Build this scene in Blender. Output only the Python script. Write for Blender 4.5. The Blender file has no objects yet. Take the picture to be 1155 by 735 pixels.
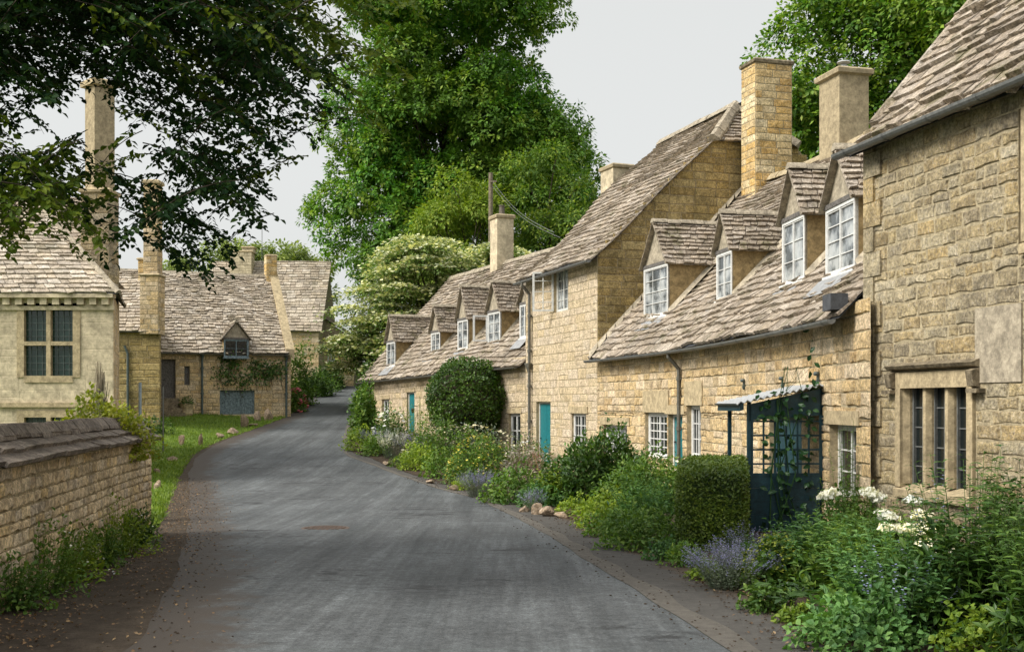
import bpy, math, random
import numpy as np
from mathutils import Vector, Matrix
C = bpy.context.scene.collection
R = math.radians
rng = np.random.default_rng(7)
F, CX, HY, EYE = 1300.0, 577.5, 455.0, 1.65      # focal length, centre and horizon in photo pixels, eye height
UP = np.array([0., 0., 1.])

# ------------------------------------------------------------------ terrain
_gy = np.arange(-60, 420, .25)
_gz = np.interp(_gy, [-60, 0, 6, 12, 20, 27, 33, 38, 44, 52, 60, 75, 88, 110, 200, 420],
                [.1, 0, 0, -.12, -.33, -.42, -.3, 0, .42, 1.05, 1.75, 3.2, 4.3, 5.0, 6, 6])
_k = np.exp(-np.linspace(-2, 2, 33) ** 2); _k /= _k.sum()
_gz = np.convolve(np.pad(_gz, 16, mode='edge'), _k, 'valid')
def g(y): return np.interp(y, _gy, _gz)
def ray(px, py, off=0.0):
    """where the sight line through a photo pixel meets the ground: x, y, z"""
    Y = np.arange(3, 110, .02)
    d = EYE + (HY - py) * Y / F - g(Y) - off
    i = np.argmax(d < 0) if (d < 0).any() else len(Y) - 1
    y = Y[i]
    return np.array([(px - CX) * y / F, y, g(y)])
def at(px, py, Y):
    return np.array([(px - CX) * Y / F, Y, EYE + (HY - py) * Y / F])
def edge(pix, near):
    p = np.array([ray(*q)[:2] for q in pix]); p = p[np.argsort(p[:, 1])]
    ys = np.concatenate([[-40], p[:, 1]]); xs = np.concatenate([[near], p[:, 0]])
    yy = np.arange(-40, 100, .25); xx = np.interp(yy, ys, xs)
    k = np.ones(9) / 9; xx = np.convolve(np.pad(xx, 4, mode='edge'), k, 'valid')
    return lambda y: np.interp(y, yy, xx)
road_l = edge([(150, 735), (195, 660), (212, 600), (214, 560), (212, 535), (222, 514), (250, 498), (296, 481), (326, 470), (345, 447), (362, 425), (372, 417)], -3.4)
road_r = edge([(832, 735), (752, 690), (682, 645), (598, 592), (540, 563), (432, 529), (388, 513), (387, 492), (395, 470), (404, 450), (402, 430), (398, 417)], 1.5)
bed_l = edge([(945, 735), (855, 680), (772, 632), (690, 606), (640, 582), (560, 560), (500, 545), (432, 522), (396, 509), (393, 490), (400, 470), (410, 450), (408, 430), (403, 417)], 2.4)
lawn_r = edge([(0, 692), (100, 640), (165, 604), (178, 585), (188, 562), (199, 538), (214, 514), (244, 498), (291, 482), (323, 470), (342, 447), (359, 425), (369, 417)], -4.2)
def sstep(a, b, x):
    t = np.clip((x - a) / (b - a), 0, 1); return t * t * (3 - 2 * t)
def G(x, y):
    x = np.asarray(x, float); y = np.asarray(y, float)
    bank = .28 * sstep(.3, 4.0, lawn_r(y) - x) * sstep(22, 30, y) * (1 - sstep(62, 75, y))
    return g(y) + bank

# ------------------------------------------------------------------ mesh building
ROOT = {}
class MB:
    def __init__(s): s.v = []; s.f = []; s.n = 0
    def add(s, V, Fc, mat=0):
        V = np.asarray(V, float).reshape(-1, 3); Fc = np.asarray(Fc, int)
        if len(V) == 0: return
        s.v.append(V); s.f.append((Fc + s.n, mat)); s.n += len(V)
    def quads(s, Q, mat=0):
        Q = np.asarray(Q, float).reshape(-1, 4, 3); s.add(Q, np.arange(len(Q) * 4).reshape(-1, 4), mat)
    def poly(s, P, mat=0): s.add(P, [list(range(len(P)))], mat)
    def hexa(s, P, mat=0):
        """P: n x 8 corners (bottom ring 0-3, top ring 4-7)"""
        P = np.asarray(P, float).reshape(-1, 8, 3)
        f = np.array([[3, 2, 1, 0], [4, 5, 6, 7], [0, 1, 5, 4], [1, 2, 6, 5], [2, 3, 7, 6], [3, 0, 4, 7]])
        s.add(P, (f[None] + 8 * np.arange(len(P))[:, None, None]).reshape(-1, 4), mat)
    def box(s, a, b, mat=0, W=None):
        """axis box from a to b, in wall space (s,o,z) when W is given"""
        (x0, y0, z0), (x1, y1, z1) = a, b
        P = np.array([[x0, y0, z0], [x1, y0, z0], [x1, y1, z0], [x0, y1, z0], [x0, y0, z1], [x1, y0, z1], [x1, y1, z1], [x0, y1, z1]], float)
        if W is not None: P = W(P[:, 0], P[:, 1], P[:, 2])
        s.hexa(P, mat)
    def tube(s, pts, rad, seg=8, mat=0, cap=True):
        pts = np.asarray(pts, float); n = len(pts); rad = np.broadcast_to(rad, n)
        t = np.gradient(pts, axis=0); t /= np.linalg.norm(t, axis=1)[:, None] + 1e-9
        a = np.where(np.abs(t[:, 2:3]) > .9, np.array([[1., 0, 0]]), np.array([[0, 0, 1.]]))
        u = np.cross(t, a); u /= np.linalg.norm(u, axis=1)[:, None]; w = np.cross(t, u)
        th = np.linspace(0, 2 * np.pi, seg, endpoint=False)
        V = pts[:, None] + rad[:, None, None] * (np.cos(th)[None, :, None] * u[:, None] + np.sin(th)[None, :, None] * w[:, None])
        i = np.arange(n - 1)[:, None] * seg; j = np.arange(seg)[None]; k = (j + 1) % seg
        fc = np.stack([i + j, i + k, i + seg + k, i + seg + j], -1).reshape(-1, 4)
        s.add(V.reshape(-1, 3), fc, mat)
        if cap:
            s.add(V[0], [list(range(seg))[::-1]], mat); s.add(V[-1], [list(range(seg))], mat)
    def lathe(s, c, prof, seg=16, mat=0):
        th = np.linspace(0, 2 * np.pi, seg, endpoint=False)
        V = np.array([[c[0] + r * np.cos(a), c[1] + r * np.sin(a), c[2] + z] for r, z in prof for a in th])
        i = np.arange(len(prof) - 1)[:, None] * seg; j = np.arange(seg)[None]; k = (j + 1) % seg
        s.add(V, np.stack([i + j, i + k, i + seg + k, i + seg + j], -1).reshape(-1, 4), mat)
        s.add(V[-seg:], [list(range(seg))], mat); s.add(V[:seg], [list(range(seg))[::-1]], mat)
    def build(s, name, mats, parent=None, loc=None, smooth=False):
        if not isinstance(mats, (list, tuple)): mats = [mats]
        V = np.concatenate(s.v) if s.v else np.zeros((0, 3))
        base = np.array(ROOT[parent.name]) if parent is not None else (np.zeros(3) if loc is None else np.asarray(loc, float))
        V = V - base
        idx = np.concatenate([f.ravel() for f, _ in s.f]); tot = np.concatenate([np.full(len(f), f.shape[1]) for f, _ in s.f])
        mi = np.concatenate([np.full(len(f), m) for f, m in s.f])
        me = bpy.data.meshes.new(name)
        me.vertices.add(len(V)); me.vertices.foreach_set('co', V.astype(np.float32).ravel())
        me.loops.add(len(idx)); me.loops.foreach_set('vertex_index', idx.astype(np.int32))
        me.polygons.add(len(tot)); me.polygons.foreach_set('loop_start', (np.cumsum(tot) - tot).astype(np.int32))
        me.polygons.foreach_set('material_index', mi.astype(np.int32))
        me.polygons.foreach_set('use_smooth', np.full(len(tot), smooth))
        for m in mats: me.materials.append(m)
        me.update(calc_edges=True)
        o = bpy.data.objects.new(name, me); C.objects.link(o)
        if parent is not None: o.parent = parent
        else: o.location = base
        ROOT[o.name] = base
        return o
def tag(o, label, cat, group=None, kind=None):
    if label: o['label'] = label
    if cat: o['category'] = cat
    if group: o['group'] = group
    if kind: o['kind'] = kind
    return o
def thing(name, label, cat, loc, group=None):
    o = bpy.data.objects.new(name, None); C.objects.link(o); o.location = loc; o.empty_display_size = .3
    ROOT[o.name] = np.asarray(loc, float)
    return tag(o, label, cat, group)

# ------------------------------------------------------------------ materials
def mat_new(name):
    m = bpy.data.materials.new(name); m.use_nodes = True
    nt = m.node_tree; b = nt.nodes['Principled BSDF']
    return m, nt, b
def N(nt, t, **kw):
    n = nt.nodes.new(t)
    for k, v in kw.items():
        if k in n.inputs: n.inputs[k].default_value = v
        else: setattr(n, k, v)
    return n
def ramp(nt, fac, cols):
    r = nt.nodes.new('ShaderNodeValToRGB'); e = r.color_ramp.elements
    while len(e) < len(cols): e.new(.5)
    for i, (p, c) in enumerate(cols): e[i].position = p; e[i].color = (*c, 1)
    nt.links.new(fac, r.inputs[0]); return r.outputs[0]
def noise(nt, scale, detail=4, rough=.6, vec=None, out=0):
    n = N(nt, 'ShaderNodeTexNoise', Scale=scale, Detail=detail, Roughness=rough)
    if vec is None:
        vec = nt.nodes.new('ShaderNodeNewGeometry').outputs['Position']
    nt.links.new(vec, n.inputs['Vector']); return n.outputs[out]
def mixc(nt, fac, a, b, mode='MIX'):
    m = N(nt, 'ShaderNodeMix', data_type='RGBA', blend_type=mode)
    for i, x in ((0, fac), (6, a), (7, b)):
        if isinstance(x, (int, float)): m.inputs[i].default_value = x
        elif isinstance(x, tuple): m.inputs[i].default_value = (*x, 1)
        else: nt.links.new(x, m.inputs[i])
    return m.outputs[2]
def bump(nt, b, h, strength, dist):
    n = N(nt, 'ShaderNodeBump', Strength=strength, Distance=dist); nt.links.new(h, n.inputs['Height']); nt.links.new(n.outputs[0], b.inputs['Normal'])
def island(nt): return nt.nodes.new('ShaderNodeNewGeometry').outputs['Random Per Island']
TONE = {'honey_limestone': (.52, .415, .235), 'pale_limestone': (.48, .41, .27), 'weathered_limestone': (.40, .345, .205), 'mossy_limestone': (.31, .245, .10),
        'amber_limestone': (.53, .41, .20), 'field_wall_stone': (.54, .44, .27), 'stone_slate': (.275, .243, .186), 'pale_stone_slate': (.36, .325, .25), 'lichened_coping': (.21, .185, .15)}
def stone_mat(name, cols, lichen, lich_amt=.35, bs=1., dist=.035, stain=(.10, .085, .06), stain_amt=.25, moss=0, con=.8):
    m, nt, b = mat_new(name)
    if name in TONE:
        k = [TONE[name][i] / (sum(q[i] for q in cols) / len(cols)) for i in range(3)]; cols = [tuple(q[i] * k[i] for i in range(3)) for q in cols]
    n = len(cols); c = ramp(nt, island(nt), [((i + .5) / n, q) for i, q in enumerate(cols)])
    mott = noise(nt, 9, 6, .7)
    c = mixc(nt, ramp(nt, mott, [(.38, (0, 0, 0)), (.66, (.6,) * 3)]), c, mixc(nt, .7, c, tuple(min(.7, 1.35 * sum(q[k] for q in cols) / n) for k in range(3))))
    c = mixc(nt, ramp(nt, noise(nt, 26, 6, .8), [(.52, (0, 0, 0)), (.60, (lich_amt,) * 3)]), c, lichen)
    c = mixc(nt, ramp(nt, noise(nt, 1.1, 7, .72), [(.47, (0, 0, 0)), (.62, (stain_amt,) * 3)]), c, stain)
    c = mixc(nt, ramp(nt, noise(nt, 19, 6, .8), [(.56, (0, 0, 0)), (.64, (stain_amt,) * 3)]), c, stain)
    g_ = lambda lo, hi, v, p0, p1: ramp(nt, v, [(p0, (1 - (1 - lo) * con,) * 3), (p1, (1 + (hi - 1) * con,) * 3)])
    c = mixc(nt, 1., c, g_(.68, 1.25, noise(nt, 6, 6, .75), .40, .60), 'MULTIPLY')
    c = mixc(nt, 1., c, g_(.50, 1.35, noise(nt, 24, 5, .8), .36, .62), 'MULTIPLY')
    c = mixc(nt, 1., c, (1.06, 1.0, 1.02), 'MULTIPLY')
    if moss: c = mixc(nt, ramp(nt, noise(nt, 1.6, 7, .75), [(.54, (0, 0, 0)), (.63, (moss,) * 3)]), c, (.085, .080, .030))
    nt.links.new(c, b.inputs['Base Color']); b.inputs['Roughness'].default_value = .93; b.inputs['Specular IOR Level'].default_value = .2
    h = mixc(nt, .5, noise(nt, 48, 6, .75), noise(nt, 11, 6, .75))
    bump(nt, b, h, bs, dist); return m
def plain_mat(name, col, rough=.6, var=.15, bs=.15, dist=.004, spec=.4, scale=14, metal=0):
    m, nt, b = mat_new(name)
    dk = tuple(x * (1 - var * 1.6) for x in col); lt = tuple(min(1, x * (1 + var)) for x in col)
    nz = noise(nt, scale, 6, .7)
    nt.links.new(mixc(nt, 1., ramp(nt, nz, [(.38, dk), (.62, lt)]), ramp(nt, noise(nt, scale * 3.3, 5, .75), [(.38, (1 - var,) * 3), (.62, (1 + var * .6,) * 3)]), 'MULTIPLY'), b.inputs['Base Color'])
    b.inputs['Roughness'].default_value = rough; b.inputs['Specular IOR Level'].default_value = spec; b.inputs['Metallic'].default_value = metal
    if bs: bump(nt, b, noise(nt, scale * 5, 4, .6), bs, dist)
    return m
def leaf_mat(name, c0, c1, c2=None, trans=.3, rough=.55, spec=.3, big=None):
    m, nt, b = mat_new(name)
    cols = [(.0, c0), (.6, c1), (1., c2 or c1)]
    c = ramp(nt, island(nt), cols)
    c = mixc(nt, 1., c, ramp(nt, noise(nt, .5 if big else 1.6, 3, .6), [(.36, (.66, .70, .75)), (.64, (1.35, 1.27, 1.1))]), 'MULTIPLY')
    if big: c = mixc(nt, ramp(nt, noise(nt, big, 3, .5), [(.38, (0, 0, 0)), (.62, (.75,) * 3)]), c, mixc(nt, .55, c, (.13, .17, .022)))
    nt.links.new(c, b.inputs['Base Color']); b.inputs['Roughness'].default_value = rough; b.inputs['Specular IOR Level'].default_value = spec
    t = N(nt, 'ShaderNodeBsdfTranslucent'); nt.links.new(mixc(nt, 1., c, (1.25, 1.3, .55), 'MULTIPLY'), t.inputs[0])
    x = N(nt, 'ShaderNodeMixShader'); x.inputs[0].default_value = trans
    nt.links.new(b.outputs[0], x.inputs[1]); nt.links.new(t.outputs[0], x.inputs[2]); nt.links.new(x.outputs[0], nt.nodes['Material Output'].inputs[0])
    return m
M = {}
def setup_mats():
    hon = [(.46, .335, .145), (.54, .42, .225), (.37, .25, .095), (.58, .49, .32), (.44, .33, .15), (.52, .39, .18), (.34, .27, .15), (.50, .41, .25)]
    M['honey'] = stone_mat('honey_limestone', hon, (.52, .50, .42), .35, stain_amt=.3)
    M['pale'] = stone_mat('pale_limestone', [(.56, .44, .24), (.58, .48, .29), (.51, .39, .18), (.54, .43, .22), (.57, .46, .26)], (.60, .56, .45), .3, stain_amt=.12)
    M['grey'] = stone_mat('weathered_limestone', [(.43, .335, .18), (.50, .405, .25), (.36, .27, .14), (.54, .47, .34), (.41, .34, .22), (.50, .36, .165), (.33, .275, .19), (.47, .40, .27)], (.50, .48, .41), .45, bs=1., dist=.06, stain_amt=.5)
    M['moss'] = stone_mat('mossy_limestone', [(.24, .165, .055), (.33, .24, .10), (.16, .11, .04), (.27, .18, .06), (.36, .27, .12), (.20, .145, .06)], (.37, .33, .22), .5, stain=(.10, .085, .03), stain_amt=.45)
    M['amber'] = stone_mat('amber_limestone', [(.50, .33, .11), (.40, .25, .08), (.55, .44, .25), (.60, .53, .37), (.45, .29, .09), (.57, .48, .30)], (.55, .51, .40), .35, stain_amt=.2)
    M['fieldwall'] = stone_mat('field_wall_stone', [(.37, .29, .16), (.44, .36, .22), (.30, .23, .125), (.48, .41, .27), (.42, .31, .13), (.34, .29, .20)], (.42, .40, .34), .4, bs=.9, dist=.02, stain_amt=.5, stain=(.07, .06, .045))
    M['mortar'] = plain_mat('lime_mortar', (.38, .32, .21), .95, .22, .6, .01, .1)
    M['mortar_d'] = plain_mat('dark_mortar', (.31, .25, .15), .95, .25, .6, .01, .1)
    M['ashlar'] = plain_mat('ashlar_limestone', (.56, .475, .33), .92, .2, .4, .01, .2, 3)
    M['dress'] = plain_mat('dressed_limestone', (.44, .355, .22), .92, .2, .5, .012, .2, 7)
    M['hood'] = plain_mat('weathered_hood_stone', (.22, .18, .12), .95, .3, .7, .015, .2, 9)
    M['cement'] = plain_mat('cement_render', (.36, .295, .19), .95, .18, .4, .01, .15, 6)
    M['cheek'] = plain_mat('ochre_render', (.30, .22, .11), .95, .22, .4, .01, .15, 7)
    M['sand'] = plain_mat('grey_render', (.37, .32, .24), .95, .22, .5, .01, .15, 6)
    sl = [(.22, .18, .135), (.30, .255, .195), (.15, .12, .085), (.38, .335, .27), (.25, .205, .145), (.19, .165, .135), (.29, .235, .165), (.33, .295, .245)]
    M['slate'] = stone_mat('stone_slate', sl, (.50, .47, .40), .6, 1., .02, (.10, .085, .055), .45, .7)
    M['slate_l'] = stone_mat('pale_stone_slate', [tuple(x * 1.25 for x in c) for c in sl], (.52, .50, .43), .5, 1., .02, (.13, .115, .08), .35, .4)
    M['coping'] = stone_mat('lichened_coping', [(.17, .145, .11), (.22, .19, .145), (.135, .115, .09), (.195, .17, .13)], (.30, .28, .23), .45, .9, .02, (.05, .042, .03), .5)
    M['ridge'] = plain_mat('ridge_stone', (.33, .285, .215), .95, .25, .6, .015, .15, 8)
    M['lead'] = plain_mat('lead_sheet', (.27, .275, .28), .6, .15, .2, .004, .4, 8)
    M['leadd'] = plain_mat('dark_lead', (.07, .075, .085), .6, .2, .1, .004, .4)
    M['white'] = plain_mat('white_paint', (.68, .68, .66), .5, .09, .1, .002, .4)
    M['oldwhite'] = plain_mat('weathered_white_paint', (.62, .62, .58), .6, .12, .3, .003, .3)
    M['teal'] = plain_mat('teal_paint', (.015, .17, .19), .4, .12, .1, .002, .5)
    M['navy'] = plain_mat('dark_blue_green_paint', (.014, .050, .066), .45, .2, .1, .002, .4)
    M['gutter'] = plain_mat('grey_cast_iron', (.15, .155, .15), .45, .15, .15, .003, .5)
    M['pipe'] = plain_mat('brown_cast_iron', (.12, .115, .095), .5, .2, .15, .003, .5)
    M['greenpipe'] = plain_mat('green_grey_pipe', (.075, .10, .095), .5, .2, .1, .003, .5)
    M['wood'] = plain_mat('grey_oak', (.14, .13, .12), .85, .3, .4, .006, .2, 18)
    M['bluewood'] = plain_mat('faded_blue_boards', (.17, .22, .24), .8, .3, .3, .005, .2, 12)
    M['polewood'] = plain_mat('pole_wood', (.20, .165, .12), .85, .25, .4, .006, .2, 12)
    M['bark'] = plain_mat('bark', (.085, .068, .05), .95, .3, .8, .03, .1, 8)
    M['iron'] = plain_mat('black_iron', (.02, .02, .02), .5, .2, .1, .002, .5)
    M['zinc'] = plain_mat('zinc_sheet', (.36, .37, .375), .45, .1, .1, .003, .5)
    M['terra'] = plain_mat('buff_clay', (.14, .12, .10), .85, .2, .3, .004, .2)
    def glass(name, col, r=.06):
        m, nt, b = mat_new(name); b.inputs['Base Color'].default_value = (*col, 1); b.inputs['Roughness'].default_value = r
        b.inputs['Specular IOR Level'].default_value = .6
        bump(nt, b, noise(nt, 3, 2, .5), .12, .02); return m
    M['glass'] = glass('dark_window_glass', (.012, .016, .016))
    M['glassg'] = glass('greenish_leaded_glass', (.010, .035, .026), .15)
    M['glassc'] = glass('curtain_reflection_glass', (.30, .33, .35), .1)
    nt = M['glassc'].node_tree; nt.links.new(ramp(nt, noise(nt, 2.1, 4, .6), [(.42, (.05, .06, .065)), (.5, (.22, .24, .25)), (.6, (.42, .44, .44))]), nt.nodes['Principled BSDF'].inputs['Base Color'])  # pale and dark blotches: curtains plus reflections painted into the pane colour
    M['rock'] = stone_mat('rockery_stone', [(.26, .21, .14), (.33, .28, .2), (.22, .17, .11)], (.45, .43, .37), .4, .8, .03)
    M['pole'] = plain_mat('pale_blue_metal', (.32, .40, .46), .5, .1, 0, .001, .4)
    # ground surfaces
    m, nt, b = mat_new('asphalt'); M['asphalt'] = m
    pos = nt.nodes.new('ShaderNodeNewGeometry').outputs['Position']
    mp = N(nt, 'ShaderNodeMapping'); nt.links.new(pos, mp.inputs[0]); mp.inputs['Rotation'].default_value = (0, 0, R(-9)); mp.inputs['Scale'].default_value = (1.6, .11, 1)
    mp2 = N(nt, 'ShaderNodeMapping'); nt.links.new(pos, mp2.inputs[0]); mp2.inputs['Rotation'].default_value = (0, 0, R(-13)); mp2.inputs['Scale'].default_value = (5., .22, 1)
    mp3 = N(nt, 'ShaderNodeMapping'); nt.links.new(pos, mp3.inputs[0]); mp3.inputs['Rotation'].default_value = (0, 0, R(-10)); mp3.inputs['Scale'].default_value = (1., 1.9, 1)
    base = ramp(nt, noise(nt, 1.1, 6, .62, mp.outputs[0]), [(.34, (.043, .048, .050)), (.50, (.061, .066, .068)), (.66, (.080, .087, .089))])
    grey = lambda lo, hi, v, p0=.3, p1=.7: ramp(nt, v, [(p0, (lo,) * 3), (p1, (hi,) * 3)])
    base = mixc(nt, 1., base, grey(.80, 1.20, noise(nt, 1.2, 7, .7, mp2.outputs[0])), 'MULTIPLY')
    base = mixc(nt, 1., base, grey(.72, 1.25, noise(nt, .5, 5, .6)), 'MULTIPLY')
    base = mixc(nt, 1., base, grey(.70, 1.32, noise(nt, 9, 6, .8), .36, .64), 'MULTIPLY')
    base = mixc(nt, 1., base, grey(.74, 1.28, noise(nt, 32, 3, .8), .36, .64), 'MULTIPLY')
    mp4 = N(nt, 'ShaderNodeMapping'); nt.links.new(pos, mp4.inputs[0]); mp4.inputs['Rotation'].default_value = (0, 0, R(-12)); mp4.inputs['Scale'].default_value = (14., .5, 1)
    base = mixc(nt, 1., base, grey(.86, 1.16, noise(nt, 1., 5, .6, mp4.outputs[0]), .36, .64), 'MULTIPLY')
    base = mixc(nt, grey(0, .45, noise(nt, 60, 2, .5), .69, .72), base, (.19, .185, .17))
    base = mixc(nt, 1., base, grey(.45, 1.6, noise(nt, 95, 3, .8)), 'MULTIPLY')
    mk = mixc(nt, 1., grey(0, 1, noise(nt, 1.7, 7, .75, mp3.outputs[0]), .53, .60), grey(0, 1, noise(nt, .33, 2, .5), .52, .60), 'MULTIPLY')
    base = mixc(nt, mk, base, (.020, .021, .022))
    ed = N(nt, 'ShaderNodeAttribute', attribute_name='edge').outputs['Fac']
    mr = N(nt, 'ShaderNodeMapRange'); nt.links.new(ed, mr.inputs[0]); mr.inputs[1].default_value = 0.; mr.inputs[2].default_value = 1.15; mr.inputs[3].default_value = .46; mr.inputs[4].default_value = -.10
    ad = N(nt, 'ShaderNodeMath', operation='ADD'); nt.links.new(mr.outputs[0], ad.inputs[0]); nt.links.new(noise(nt, 2.2, 8, .78), ad.inputs[1])
    base = mixc(nt, ramp(nt, ad.outputs[0], [(.56, (0, 0, 0)), (.76, (.93,) * 3)]), base, (.043, .033, .025))
    nt.links.new(base, b.inputs['Base Color']); b.inputs['Roughness'].default_value = .78; b.inputs['Specular IOR Level'].default_value = .35
    bump(nt, b, noise(nt, 120, 3, .7), .5, .006)
    def washed(m, e0, e1, f0, f1, col):
        nt = m.node_tree; b = nt.nodes['Principled BSDF']; base = b.inputs['Base Color'].links[0].from_socket
        ed = N(nt, 'ShaderNodeAttribute', attribute_name='edge').outputs['Fac']
        mr = N(nt, 'ShaderNodeMapRange'); nt.links.new(ed, mr.inputs[0])
        for i, x in ((1, e0), (2, e1), (3, f0), (4, f1)): mr.inputs[i].default_value = x
        ad = N(nt, 'ShaderNodeMath', operation='ADD'); nt.links.new(mr.outputs[0], ad.inputs[0]); nt.links.new(noise(nt, 3.5, 8, .8), ad.inputs[1])
        nt.links.new(mixc(nt, ramp(nt, ad.outputs[0], [(.52, (0, 0, 0)), (.68, (.9,) * 3)]), base, col), b.inputs['Base Color'])
    def soil(name, cols, sc, bsz=.8):
        m, nt, b = mat_new(name); M[name] = m
        c = ramp(nt, noise(nt, sc, 8, .75), [(.3, cols[0]), (.5, cols[1]), (.68, cols[2])])
        c = mixc(nt, .35, c, ramp(nt, noise(nt, sc * 9, 4, .8), [(.35, cols[0]), (.7, cols[2])]))
        nt.links.new(c, b.inputs['Base Color']); b.inputs['Roughness'].default_value = .95; b.inputs['Specular IOR Level'].default_value = .1
        bump(nt, b, noise(nt, sc * 8, 5, .7), bsz, .02)
    soil('verge_soil', [(.030, .023, .017), (.060, .047, .035), (.10, .08, .06)], 5)
    soil('bed_soil', [(.024, .017, .012), (.050, .036, .025), (.09, .07, .05)], 7)
    soil('footway_tar', [(.052, .049, .045), (.074, .070, .064), (.105, .099, .090)], 8, .6)
    washed(M['footway_tar'], .35, 1.0, -.10, .30, (.075, .055, .038))
    soil('kerb_setts', [(.075, .069, .060), (.108, .099, .086), (.15, .137, .12)], 9, .8)
    soil('turf', [(.05, .085, .012), (.085, .14, .018), (.13, .17, .035)], 3)
    soil('field', [(.045, .065, .02), (.07, .10, .03), (.11, .12, .05)], 2)
setup_mats()

# ------------------------------------------------------------------ walls
class Wall:
    """A wall line in plan. (s, o, z) = along, outward, up; outward is to the left of the walking direction."""
    def __init__(w, pts, smooth=False, dz=None):
        p = np.array(pts, float)
        if smooth:
            t = np.arange(len(p)); tt = np.linspace(0, len(p) - 1, 120)
            c = np.polyfit(t, p, min(3, len(p) - 1)); p = np.stack([np.polyval(c[:, k], tt) for k in (0, 1)], 1)
        d = np.diff(p, axis=0); l = np.linalg.norm(d, axis=1)
        w.p, w.c, w.L = p, np.concatenate([[0], np.cumsum(l)]), l.sum()
        d = d / l[:, None]
        w.t = d if len(p) == 2 else np.gradient(p, axis=0) / np.linalg.norm(np.gradient(p, axis=0), axis=1)[:, None]
        if len(p) == 2: w.t = np.array([d[0], d[0]])
        w.dz = dz
    def __call__(w, s, o, z):
        s, o, z = np.broadcast_arrays(np.asarray(s, float), np.asarray(o, float), np.asarray(z, float))
        sc = np.clip(s, 0, w.L); e = s - sc
        x, y = (np.interp(sc, w.c, w.p[:, k]) for k in (0, 1))
        tx, ty = (np.interp(sc, w.c, w.t[:, k]) for k in (0, 1))
        q = np.hypot(tx, ty); tx, ty = tx / q, ty / q
        zz = z + (w.dz(s) if w.dz else 0)
        return np.stack([x + tx * e - ty * o, y + ty * e + tx * o, zz], -1)
    def spx(w, px, o=0):
        s = np.linspace(-2, w.L + 2, 4000); p = w(s, o, 0)
        return float(s[np.argmin(np.abs(CX + F * p[:, 0] / p[:, 1] - px))])
    def zpy(w, s, py, o=0):
        p = w(s, o, 0.); return float(EYE + (HY - py) * p[1] / F - p[2])
    def rect(w, x0, x1, y0, y1, o=0):
        """opening given by its photo pixels: (s0, s1, z0, z1)"""
        a, b = sorted((w.spx(x0, o), w.spx(x1, o))); m = (a + b) / 2
        return (a, b, w.zpy(m, y1, o), w.zpy(m, y0, o))
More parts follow.
